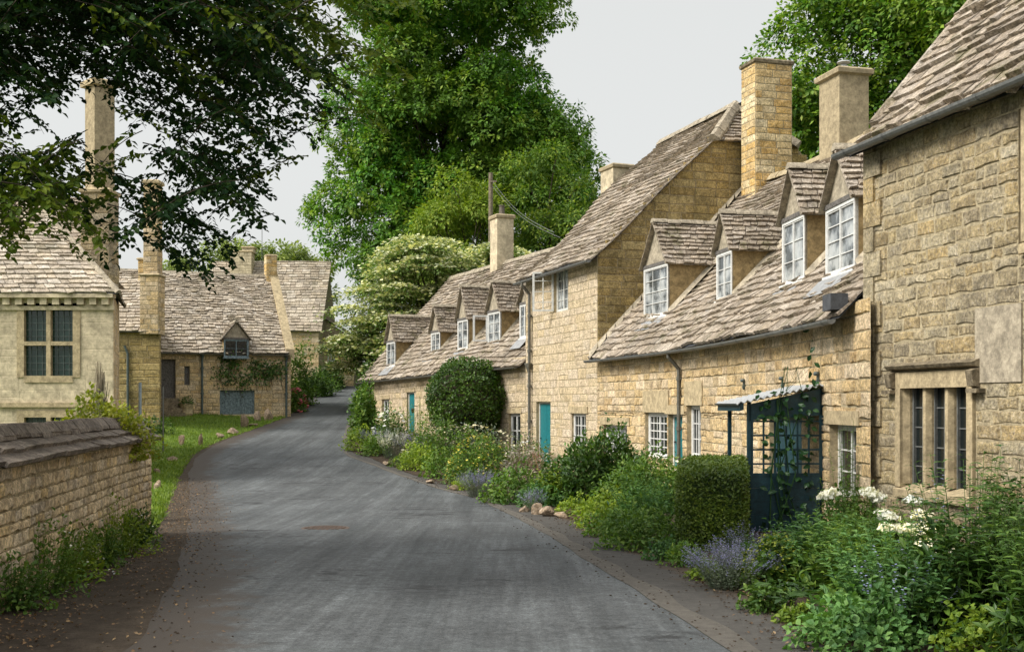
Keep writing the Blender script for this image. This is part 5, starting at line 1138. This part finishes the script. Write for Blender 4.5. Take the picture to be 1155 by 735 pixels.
def white_plant(label, heads, base, seed, h=.9):
    b = np.asarray(base, float); t = [at(px, py - 7, Y) - b for px, py, Y in heads]
    def f(mb, r):
        stems(mb, r, 70, h, .6, .11, .035, 20, 0, smat=0); mound(mb, r, 600, .55, .5, h * .6, .11, .04)
        for q in t: mb.tube([(q[0] * .3, q[1] * .3, 0), (q[0] * .8, q[1] * .8, q[2] * .6), q], [.006, .005, .003], 4, 0, False)
    r = np.random.default_rng(seed); o = plant('white_phlox', label, 'flowering plant', b, f, [LF['mid']], BED, [('stem', lambda mb, r: mb.tube([(0, 0, 0), (.02, 0, .2)], .006, 4), LF['mid'])], seed)
    for q in t:
        e = MB(); head(e, r, q + b, r.uniform(.065, .10), 60, .030); e.build('flower_head', LF['whitef'], o)
white_plant('white phlox heads in front of the mullion window sill', [(1030, 572, 10.2), (1038, 588, 10.0), (1003, 590, 10.1), (1045, 604, 9.8), (1012, 603, 10.0), (1024, 604, 9.9), (1000, 603, 9.9), (1047, 622, 9.6), (1072, 630, 9.3), (1066, 627, 9.3), (1035, 606, 9.9), (1042, 601, 9.9)], (3.35, 10.1, -.05), 213)
white_plant('white phlox heads beside the porch and the narrow window', [(983, 566, 11.6), (990, 571, 11.6), (979, 562, 11.7), (938, 563, 12), (930, 567, 12), (997, 586, 11.2), (988, 566, 11.7)], (3.5, 11.7, -.15), 214)
f, e = catmint(12, 1.15, .35, .028, .30); plant('veronica', 'slender pale blue veronica spires right of the white phlox', 'flowering plant', gp(1095, 728, .5), f, [LF['silver']], BED, [('flowers', e, LF['spike'])], 215)
f, e = catmint(9, .7, .4, .024, .24); plant('veronica', 'leaning pale blue veronica spires near the bottom of the bed', 'flowering plant', gp(1015, 730, .05), f, [LF['silver']], BED, [('flowers', e, LF['spike'])], 216)
plant('ladys_mantle', 'small yellow-green tuft at the bottom edge near the corner', 'plant', gp(1085, 733, -.3), cushion(400, .3, .25, .35, .05, .05), [LF['bright']], BED, None, 217)
plant('climbing_rose', 'wiry climber by the narrow window right of the porch', 'climber', WB(o1[0] - .05, .12, -.3), lambda mb, r: stems(mb, r, 14, 2.0, .28, .07, .045, 26, 0, smat=0, axis_up=.2), [LF['mid']], None, None, 218)
plant('shrub', 'leafy shrub at the foot of the wall between narrow window and mullion window', 'shrub', WB(-.55, .35, -.3), both(leafy(50, 1.15, .4, .09, .045, 20), cushion(500, .4, .35, .8, .09, .05)), [LF['mid']], BED, None, 219)
def on_porch(mb, r):
    pts = [WB(s0 - .06, .18 + .8 * a, zb + .2 + 2.2 * b) - WB(s0, .5, zb) for a, b in zip(r.random(260) ** 1.3, r.random(260) ** .8 * .95)]
    P = np.array(pts) + r.normal(0, .04, (260, 3)); P = P[(r.random(260) < .6)]
    leaves(mb, P, unit(r.normal(size=P.shape) * np.array([1, 1, .5]) - UP * .4), unit(np.array([-.2, -1, .4]) + r.normal(0, .3, P.shape)), r.uniform(.09, .16, len(P)), .075, 0, True, .15)
    for k in range(7):
        a = r.uniform(.1, .9, 3); L0 = [WB(s0 - .05, .2 + .7 * a[0], zb), WB(s0 - .05, .2 + .7 * a[1], zb + 1.0), WB(s0 - .04, .2 + .6 * a[2], zb + 2.1), WB(s0 + .1, .1 + .5 * a[0], zb + 2.6)]
        mb.tube(np.array(L0) - WB(s0, .5, zb), [.012, .01, .007, .004], 5, 0, False)
    P = np.array([WB(s0 + .02, .12 + .04 * k % .1, zb + 2.3 + .12 * k) - WB(s0, .5, zb) for k in range(8)]) ; leaves(mb, P, unit(r.normal(size=P.shape) + UP * .3), unit(np.array([-.2, -1, .4]) + r.normal(0, .3, P.shape)), .13, .07, 0, True)
plant('porch_climber', 'glossy dark climber on the trellis side of the blue porch', 'climber', WB(s0, .5, zb), on_porch, [LF['vine']], None, None, 220)
# hedge beside the porch
hp = ray(762, 622); hl = 1.75; hr = np.array([.44, hl, .53]); ha = R(-11)
def hedge(mb, r):
    shell(mb, r, 26000, (.44, hl, .52), hr, .042, .028, 0, False, True, .10); core(mb, (.44, hl, .50), hr - .085, 1, True)
    for k, V in enumerate(mb.v): mb.v[k] = V @ np.array([[math.cos(ha), math.sin(ha), 0], [-math.sin(ha), math.cos(ha), 0], [0, 0, 1]])
plant('box_hedge', 'clipped square box hedge joining the dark blue porch', 'hedge', hp, hedge, [LF['box'], LF['bay']], None, None, 221)
# middle of the bed
def bush(n, rad, L, W_, mat2=False): return lambda mb, r: (mound(mb, r, n, rad[0], rad[1], rad[2], L, W_, 0, False, .3, .55), stems(mb, r, 30, rad[2] * .98, rad[0] * .55, .08, .05, 12, 0, smat=0, fine=False, t0=.4))
plant('peony_bush', 'big dark domed shrub in the middle of the bed below the white windows', 'shrub', gp(683, 572, .8), bush(9000, (1.05, .95, 1.32), .12, .06), [LF['dark']], BED, None, 222)
plant('peony_bush', 'lower green shrub right of the big dark domed shrub', 'shrub', gp(738, 580, 1.3), bush(4200, (.85, .8, .95), .10, .05), [LF['mid']], BED, None, 223)
plant('ladys_mantle', 'yellow-green euphorbia clump in front of the big dark shrub', 'plant', gp(690, 597, .4), cushion(1100, .55, .5, .55, .075, .05), [LF['bright']], BED, None, 224)
plant('ladys_mantle', 'small yellow-green clump at the kerb left of the feathery mound', 'plant', gp(655, 582, .2), cushion(500, .45, .35, .34, .07, .05), [LF['bright']], BED, None, 225)
plant('leafy_perennial', 'blue-green upright clump left of the box hedge', 'plant', gp(735, 604, .7), both(leafy(90, .95, .55, .09, .035, 18), cushion(700, .55, .5, .6, .09, .04)), [LF['cool']], BED, None, 226)
plant('geranium', 'feathery green mound at the kerb left of the box hedge', 'plant', gp(735, 622, .4), both(cushion(1500, .62, .5, .52, .08, .035), leafy(60, .6, .6, .06, .02, 14)), [LF['mid']], BED, None, 227)
plant('geranium', 'low bright green mound left of the feathery mound', 'plant', gp(700, 607, .3), cushion(900, .5, .42, .38, .075, .045), [LF['mid']], BED, None, 228)
plant('leafy_perennial', 'bright green clump left of the big dark shrub', 'plant', gp(628, 572, .8), both(leafy(70, .8, .55, .11, .045, 14), cushion(700, .55, .5, .55, .11, .05)), [LF['bright']], BED, None, 229)
plant('leafy_perennial', 'mid green clump between the lavender and the bright green clump', 'plant', gp(582, 569, .45), cushion(1300, .62, .55, .72, .10, .055), [LF['mid']], BED, None, 230)
plant('leafy_perennial', 'low green clump with pale stems near the kerb rocks', 'plant', gp(608, 573, .4), cushion(700, .45, .4, .42, .09, .045), [LF['cool']], BED, None, 231)
f, e = catmint(200, .62, .5, .022, .2); plant('lavender', 'purple lavender clump at the kerb in front of the yellow shrub', 'flowering plant', gp(541, 562, .35), f, [LF['silver']], BED, [('flowers', e, LF['violet'])], 232)
f, e = catmint(70, .42, .28, .020, .16); plant('lavender', 'small lavender tuft at the kerb beside the pale-stemmed clump', 'flowering plant', gp(600, 576, .05), f, [LF['silver']], BED, [('flowers', e, LF['violet'])], 233)
plant('yellow_shrub', 'round shrub dotted with yellow flowers behind the lavender', 'shrub', gp(538, 549, 1.2), bush(3600, (.85, .8, 1.2), .09, .05), [LF['mid']], BED, [('flowers', lambda mb, r: petals(mb, r, (lambda d: d * np.array([.86, .82, 1.22]))(np.concatenate([(lambda q: np.stack([q[:, 0], q[:, 1], np.abs(q[:, 2])], 1))(rdir(r, 330))])), .035, 0, 4), LF['yellowf'])], 234)
plant('leafy_perennial', 'red-brown tinged bush behind the bright clump near the teal door', 'plant', gp(592, 552, 1.6), bush(1800, (.6, .6, .95), .1, .045), [LF['drytwig']], BED, None, 235)
f, e = catmint(40, 1.15, .5, .024, .3); plant('foxglove', 'pinkish spires beside the tall cottage teal door', 'flowering plant', gp(622, 558, 1.5), f, [LF['mid']], BED, [('flowers', e, LF['pinkf'])], 236)
# white roses by the low cottage windows
def rose(n, rad, k, fm, L=.08, fs=.045): return (bush(n, rad, L, .05), [('flowers', lambda mb, r: petals(mb, r, (lambda q: np.stack([q[:, 0], q[:, 1], np.abs(q[:, 2])], 1) * np.array(rad) * 1.02)(rdir(r, k)), fs, 0, 5), LF[fm])])
b_, x_ = rose(1800, (.9, .6, 1.0), 80, 'whitef'); plant('white_rose', 'white-flowered rose under the barred white window behind the hedge', 'flowering plant', WB(o2[0] - .4, .8, -.45), b_, [LF['mid']], BED, x_, 237)
b_, x_ = rose(1600, (.8, .6, 1.0), 70, 'whitef'); plant('white_rose', 'white-flowered rose below the barred window beside the dark domed shrub', 'flowering plant', WB(o4[1] - .2, .7, -.45), b_, [LF['mid']], BED, x_, 238)
b_, x_ = rose(1500, (.8, .6, .9), 120, 'whitef'); plant('white_rose', 'white flowers at the foot of the tall pale cottage', 'flowering plant', WC(3.4, .8, -.35), b_, [LF['mid']], BED, x_, 239)
# bed in front of the far row
yl = gp
plant('leafy_perennial', 'green mound at the kerb left of the lavender', 'plant', gp(500, 541, .6), cushion(1200, .6, .55, .75, .11, .06, fine=False), [LF['mid']], BED, None, 240)
plant('leafy_perennial', 'olive green mound at the kerb left of the yellow shrub', 'plant', gp(470, 532, .6), cushion(1200, .62, .55, .72, .11, .055, fine=False), [LF['bright']], BED, None, 241)
plant('leafy_perennial', 'tall green clump behind the kerb left of the round topiary', 'plant', gp(488, 528, 1.6), bush(1900, (.9, .8, 1.35), .12, .055), [LF['mid']], BED, None, 242)
f, e = catmint(140, .85, .6, .03, .24); plant('lavender', 'purple haze of lavender behind the olive green mound', 'flowering plant', gp(458, 520, .9), f, [LF['silver']], BED, [('flowers', e, LF['violet'])], 243)
f, e = catmint(140, 1.0, .5, .03, .26); plant('white_spires', 'whitish spires at the kerb left of the lavender haze', 'flowering plant', gp(440, 519, .5), f, [LF['silver']], BED, [('flowers', e, LF['whitef'])], 244)
f, e = catmint(120, .8, .6, .03, .22); plant('lavender', 'far purple lavender below the white rose bush', 'flowering plant', gp(418, 511, .8), f, [LF['silver']], BED, [('flowers', e, LF['violet'])], 245)
plant('leafy_perennial', 'green clump between far lavender and whitish spires', 'plant', gp(423, 515, .4), cushion(900, .5, .45, .65, .11, .06, fine=False), [LF['mid']], BED, None, 246)
plant('ladys_mantle', 'bright yellow-green clump at the far tip of the bed', 'plant', gp(404, 510, .5), cushion(900, .6, .5, .75, .10, .06, fine=False), [LF['bright']], BED, None, 247)
b_, x_ = rose(1900, (.7, .6, 1.2), 110, 'whitef', .11, .075); plant('white_rose', 'white rose bush at the corner of the far low row', 'flowering plant', gp(432, 510, 2.4), b_, [LF['mid']], BED, x_, 248)
b_, x_ = rose(2200, (2.0, .55, 1.1), 420, 'cream', .1, .05); plant('cream_flower_hedge', 'cream flowered low hedge below the round topiary', 'flowering plant', gp(520, 530, 2.6), b_, [LF['silver']], BED, x_, 249)
plant('leafy_perennial', 'tall thin bolting stems beside the far teal door', 'plant', gp(468, 518, 2.2), leafy(40, 2.2, .7, .13, .05, 18, fine=False), [LF['bright']], BED, None, 250)
for k, (px, py, dy, rx, h, mt, lab) in enumerate(((700, 612, .12, .22, .22, 'mid', 'small low tuft at the bed edge in front of the bright low mound'), (752, 632, .1, .26, .24, 'cool', 'small low tuft at the bed edge below the box hedge end'), (778, 640, .2, .26, .26, 'mid', 'low weedy tuft between the box hedge and the mauve catmint'), (800, 655, .12, .2, .18, 'bright', 'yellowish tuft at the road edge left of the mauve catmint'), (868, 692, .12, .24, .20, 'mid', 'low leafy tuft at the road edge right of the mauve catmint'), (905, 706, .12, .16, .14, 'bright', 'tiny bright tuft among the near bed rocks'), (940, 722, .1, .2, .2, 'cool', 'low tuft at the bed edge by the half-buried rock'), (560, 566, .15, .3, .26, 'mid', 'low tuft at the kerb right of the purple lavender'), (520, 553, .15, .3, .28, 'bright', 'low yellowish tuft at the kerb left of the purple lavender'), (450, 527, .2, .35, .32, 'mid', 'low tuft at the far kerb below the lavender haze'))):
    plant('edge_tuft', lab, 'plant', gp(px, py, dy), both(cushion(420, rx, rx * .9, h, .055, .03), leafy(16, h * 1.3, rx * .8, .06, .018, 9)), [LF[mt]], BED, None, 400 + k)
plant('leafy_perennial', 'leafy clump at the foot of the tall cottage wall near the camera', 'plant', np.array([5.3, 8.2, 0]), both(leafy(60, 1.0, .6, .13, .04, 20), cushion(600, .6, .5, .5, .12, .05)), [LF['dark']], BED, None, 420)
# round topiary
tp = at(527, 452, 38.6); 
def topi(mb, r):
    c = (0, 0, tp[2]); rad = (1.33, 1.3, 1.42); shell(mb, r, 17000, c, rad, .10, .06, 0, False, False, .28); core(mb, c, (1.12, 1.1, 1.2), 1); mb.tube([(0, 0, -.2), (0, 0, tp[2])], .1, 8, 1)
plant('topiary_bush', 'large round clipped evergreen standing against the far low row', 'shrub', (tp[0], tp[1], 0), topi, [LF['bay'], M['bark']], None, None, 251)
# far right-hand verge and beyond
for k, (px, py, dy, rad, mt, lab) in enumerate(((394, 500, 1.2, (.5, .8, 1.9), 'mid', 'tall green shrub at the far corner of the low row'), (398, 478, 1.5, (.7, 1.2, 2.2), 'dark', 'dark shrub beside the lane under the flowering tree'), (410, 455, 2, (1.0, 1.5, 2.2), 'mid', 'green verge shrub where the lane goes uphill on the right'), (412, 436, 2, (1.2, 1.5, 2.4), 'dark', 'dark shrub high on the lane right side'))):
    plant('verge_shrub', lab, 'shrub', gp(px, py, dy) + LIT(rad[0] * .8, 0, 0), bush(2400, rad, .17, .1), [LF[mt]], 'shrubs along the far lane', None, 260 + k)
for k, (px, py, Y, rad, mt, lab) in enumerate(((356, 429, 63, (1.0, .9, 1.35), 'bay', 'dark clipped round hedge up the lane'), (340, 424, 58, (.75, .8, 2.9), 'mid', 'tall loose shrub right of the lane cottage gable'), (372, 410, 68, (.8, .8, 1.5), 'dark', 'small dark bush against the hill cottage gable'), (350, 432, 66, (1.6, 1, .8), 'mid', 'low green bank shrub behind the clipped round hedge'))):
    p = at(px, py, Y); p[2] = G(p[0], Y); plant('lane_shrub', lab, 'shrub', p, bush(2600, rad, .14, .09), [LF[mt]], 'shrubs along the far lane', None, 270 + k)
b_, x_ = rose(1500, (.55, .6, 1.1), 110, 'pinkf', .12, .09); p = at(334, 440, 54.5); p[2] = G(p[0], 54.5); plant('pink_rose', 'pink rose bush at the corner of the lane cottage', 'flowering plant', p, b_, [LF['mid']], None, x_, 275)
# climbers on the lane cottage
def fclimb(px0, px1, py0, py1, n):
    base = WF(WF.spx((px0 + px1) / 2), .08, 1.2)
    def f(mb, r):
        for k in range(n):
            s = WF.spx(r.uniform(px0, px1)); z = WF.zpy(s, r.uniform(py0, py1)); c = WF(s, .1, z) - base; m = 46
            P = c + r.normal(0, 1, (m, 3)) * np.array([.22, .06, .2]); leaves(mb, P, rdir(r, m) - UP * .4, unit(np.array([.4, -1, .5]) + r.normal(0, .4, (m, 3))), .11, .07, 0, False)
            mb.tube([c - LIT(0, 0, .7), c - LIT(.1, 0, .3), c], [.010, .008, .005], 4, 1, False)
    return base, f
for k, (q, lab) in enumerate((((278, 318, 402, 425, 17), 'climber trained along the lane cottage wall right of the dormer'), ((244, 276, 402, 432, 15), 'climber trained on the lane cottage wall below the dormer'))):
    base, f = fclimb(*q); plant('wall_climber', lab, 'climber', base, f, [LF['dark'], M['bark']], None, None, 280 + k)
# plants at the foot of the field wall
for k, (px, py, rad, lab) in enumerate(((8, 690, (.34, .30, .42), 'weedy tuft at the near end of the field wall foot'), (42, 672, (.45, .34, .62), 'bushy cow parsley clump, second along the field wall'), (76, 655, (.42, .32, .5), 'cow parsley clump midway along the field wall'), (106, 640, (.36, .30, .44), 'low weedy clump between the cow parsley clumps'), (133, 627, (.45, .32, .60), 'cow parsley clump near the far end of the field wall'), (156, 616, (.26, .28, .45), 'taller dark weed at the end of the field wall'))):
    p = gp(px, py, .1) + LIT(-.02, 0, 0)
    plant('wall_foot_weed', lab, 'plant', p, both(cushion(700, rad[0], rad[1], rad[2], .055, .03), leafy(50, rad[2] * 1.15, rad[0], .05, .022, 16)), [LF['bright' if k in (2, 4) else 'mid' if k < 5 else 'dark']], 'weeds along the field wall', [('flowers', lambda mb, r, rad=rad: petals(mb, r, (lambda q: np.stack([q[:, 0], q[:, 1], np.abs(q[:, 2])], 1) * np.array(rad) * 1.05)(rdir(r, 60)), .014, 0, 5), LF['whitef'])] if k in (1, 2, 4) else None, 290 + k)
# behind the wall end
p = at(118, 470, 15.6); p[2] = .2
def golden(mb, r):
    mound(mb, r, 3600, .66, .4, .80, .08, .05, 0, False, .25, .5); mb.v = [v + LIT(0, 0, .88) for v in mb.v]
    stems(mb, r, 40, 1.75, .45, .09, .045, 16, 0, smat=0, fine=False, t0=.6)
plant('golden_shrub', 'yellow-green shrub spilling over the end of the field wall', 'shrub', (p[0] - .05, 15.6, 0), golden, [LF['lady']], None, None, 300)
p = at(113, 455, 19)
def stump(mb, r):
    for k in range(520):
        a = r.uniform(0, 6.28); q = r.uniform(0, .44); h = 2.6 * (1 - q * 1.6) * r.uniform(.75, 1.05); b = LIT(math.cos(a) * q, math.sin(a) * q, 0)
        mb.tube([b, b * .9 + LIT(0, 0, h * .6), b * .45 + LIT(*r.normal(0, .05, 2), h)], [.016, .012, .004], 4, 0, False)
plant('dry_shrub', 'grey leafless twiggy cone behind the field wall', 'shrub', (p[0], 19, -.3), stump, [LF['drytwig']], None, None, 301)
# small yard shrubs under the chimney wing
p = at(185, 478, 43); p[2] = G(p[0], 43); plant('yard_shrub', 'low dark shrub at the foot of the stepped chimney', 'shrub', p + LIT(-.6, 0, 0), bush(900, (.9, .6, .6), .12, .06), [LF['dark']], None, None, 302)

# ================================================================== stones and small things
for k, (px, py, sz, lab) in enumerate(((205, 503, (.16, .14, .34), 'upright pale stone on the grass edge, nearest of the standing stones'), (226, 502, (.15, .14, .36), 'upright grey stone on the grass behind the pale one'), (249, 494, (.24, .18, .16), 'low flat stone on the grass edge'), (263, 490, (.26, .2, .2), 'broad low stone farther along the grass'), (275, 482, (.2, .2, .5), 'tall dark stone in front of the cellar doors'), (286, 481, (.26, .2, .14), 'flat stone just right of the tall dark stone'), (291, 475, (.22, .2, .45), 'rough upright stone below the cellar doors'), (302, 474, (.24, .2, .45), 'rough upright stone nearest the lane cottage corner'), (195, 520, (.22, .16, .12), 'small pale flat stone on the lawn'), (177, 534, (.22, .16, .15), 'small grey stone on the lawn by the wall'), (178, 552, (.14, .14, .18), 'rounded stone on the grass just past the field wall'))):
    p = gp(px, py); rock('lawn_stone', lab, p, sz, 310 + k, 'stones along the lawn edge')
for k, (px, py, sz, lab) in enumerate(((592, 577, (.16, .12, .10), 'small brown kerb rock beside the lavender tuft'), (606, 580, (.24, .16, .15), 'largest brown kerb rock under the pale-stemmed clump'), (620, 582, (.2, .16, .13), 'brown kerb rock in the middle of the short rock row'), (632, 584, (.18, .13, .12), 'brown kerb rock at the right end of the rock row'), (438, 525, (.2, .16, .12), 'pale kerb rock at the far bed'), (485, 545, (.22, .16, .1), 'flat kerb rock below the green mound'), (512, 553, (.2, .14, .1), 'flat kerb rock left of the lavender'), (893, 697, (.07, .06, .07), 'mossy rock beside the dark broad-leaved clump'), (912, 697, (.05, .05, .05), 'small rock between the mossy rock and the flat one'), (926, 690, (.13, .07, .05), 'flat pale rock in the near bed soil'), (950, 715, (.12, .09, .07), 'half-buried rock at the near edge of the bed'), (930, 716, (.05, .05, .03), 'tiny rock on the near bed soil'))):
    p = gp(px, py); rock('bed_rock', lab, p, sz, 330 + k, 'rocks edging the flower bed')
# drain cover in the road
p = gp(367, 596); mb = MB(); c, s = .36, .30; z0 = p[2] + .011
mb.lathe((p[0], p[1], z0), [(.37, -.02), (.37, .003), (.335, .006), (.33, .002)], 32)
for k in range(9):
    for j in range(9):
        q = (k - 4) * .07; t = (j - 4) * .07
        if q * q + t * t < .09: mb.box((p[0] + q - .024, p[1] + t - .024, z0 + .0021), (p[0] + q + .024, p[1] + t + .024, z0 + .010))
m, nt, b = mat_new('rusty_iron'); nt.links.new(ramp(nt, noise(nt, 22, 5, .7), [(.3, (.04, .03, .025)), (.7, (.12, .075, .05))]), b.inputs['Base Color']); b.inputs['Roughness'].default_value = .8
tag(mb.build('drain_cover', m, None, p), 'round rusty iron drain cover in the middle of the road', 'drain cover')
# pole and wires behind the far row
pl = at(553.5, 195, 58); mb = MB(); mb.tube([(pl[0], 58, 1), (pl[0], 58, pl[2])], [.14, .11], 10); mb.box((pl[0] - .02, 57.8, pl[2] - .5), (pl[0] + .3, 57.88, pl[2] - .42)); tag(mb.build('utility_pole', M['polewood'], None, (pl[0], 58, 1.5)), 'wooden utility pole rising behind the far row chimney', 'pole')
for k, (e, lab) in enumerate((((625, 262, 38), 'upper overhead wire from the utility pole to the tall cottage'), ((632, 268, 38), 'lower overhead wire from the utility pole to the tall cottage'))):
    b = at(*e); a = LIT(pl[0] + .1, 57.9, pl[2] - .45 - .25 * k); t = np.linspace(0, 1, 14)[:, None]; mb = MB(); mb.tube(a * (1 - t) + b * t - UP * np.sin(t * np.pi) * .35, .009, 4); tag(mb.build('overhead_wire', M['gutter'], None, a), lab, 'wire', 'overhead wires')
# wire fence post by the chimney wing
p = at(158, 486, 38); z0 = G(p[0], 38); ft = thing('wire_fence', 'thin wire fence on a pale blue metal post by the chimney wing', 'fence', (p[0], 38, z0))
for px, rr_, mt in ((158, .05, 'pole'), (128, .025, 'gutter'), (184, .025, 'gutter')):
    x = (px - CX) * 38 / F; mb = MB(); mb.tube([(x, 38, G(x, 38) - .2), (x, 38, 2.35 if px == 158 else 2.2)], rr_, 8); mb.build('post', M[mt], ft)
mb = MB()
for k in range(7): z = z0 + .35 + k * .2; mb.tube([((128 - CX) * 38 / F, 38, z), (p[0], 38, z), ((184 - CX) * 38 / F, 38, z)], .006, 4)
mb.build('wire', M['gutter'], ft)
# planter by the lane cottage steps
p = WF(WF.spx(208), .75, 0); z = G(p[0], p[1]); t = thing('planter', 'stone planter with dark plant beside the lane cottage steps', 'planter', (p[0], p[1], z)); mb = MB(); mb.lathe((p[0], p[1], z), [(.22, 0), (.26, .1), (.24, .3), (.3, .5), (.26, .5)], 14); mb.build('pot', M['dress'], t)
mb = MB(); r = np.random.default_rng(9); mound(mb, r, 260, .32, .32, .35, .1, .05); mb.v[0] += LIT(p[0], p[1], z + .48); mb.build('foliage', LF['dark'], t)

# ================================================================== camera, sun, sky
cam = bpy.data.cameras.new('camera'); co = bpy.data.objects.new('camera', cam); C.objects.link(co); co.location = (0, 0, EYE); co.rotation_euler = (R(90), 0, 0)
cam.sensor_width = 36; cam.lens = 36 * F / 1155; cam.shift_y = (HY - 367.5) / 1155; cam.clip_end = 6000
sc = bpy.context.scene; sc.camera = co
sd = unit(np.array([-.80, -.30, .80])); sun = bpy.data.lights.new('sun', 'SUN'); sun.energy = 1.5; sun.angle = R(26); sun.color = (1, .95, .86)
so = bpy.data.objects.new('sun', sun); C.objects.link(so); so.rotation_euler = Vector(sd).to_track_quat('Z', 'Y').to_euler()
w = bpy.data.worlds.new('World'); sc.world = w; w.use_nodes = True; nt = w.node_tree; bg = nt.nodes['Background']
sk = N(nt, 'ShaderNodeTexSky', sky_type='NISHITA', sun_disc=False, sun_elevation=math.asin(sd[2]), sun_rotation=math.atan2(sd[0], sd[1]), air_density=1.0, dust_density=3.0)
hs = N(nt, 'ShaderNodeHueSaturation', Saturation=.18); nt.links.new(sk.outputs[0], hs.inputs['Color'])
tc = nt.nodes.new('ShaderNodeTexCoord'); sx = nt.nodes.new('ShaderNodeSeparateXYZ'); nt.links.new(tc.outputs['Generated'], sx.inputs[0])
cl = ramp(nt, sx.outputs[2], [(0., (2.8, 2.85, 2.79)), (.35, (2.88, 2.93, 2.86)), (1., (7.2, 7.3, 7.4))])
nt.links.new(mixc(nt, .82, hs.outputs[0], cl), bg.inputs[0]); bg.inputs[1].default_value = .08
v = sc.view_settings; v.view_transform = 'Standard'; v.look = 'None'; v.gamma = 1; v.use_curve_mapping = False; v.exposure = 1.72
sc.cycles.max_bounces = 6; sc.cycles.diffuse_bounces = 3; sc.cycles.transparent_max_bounces = 4
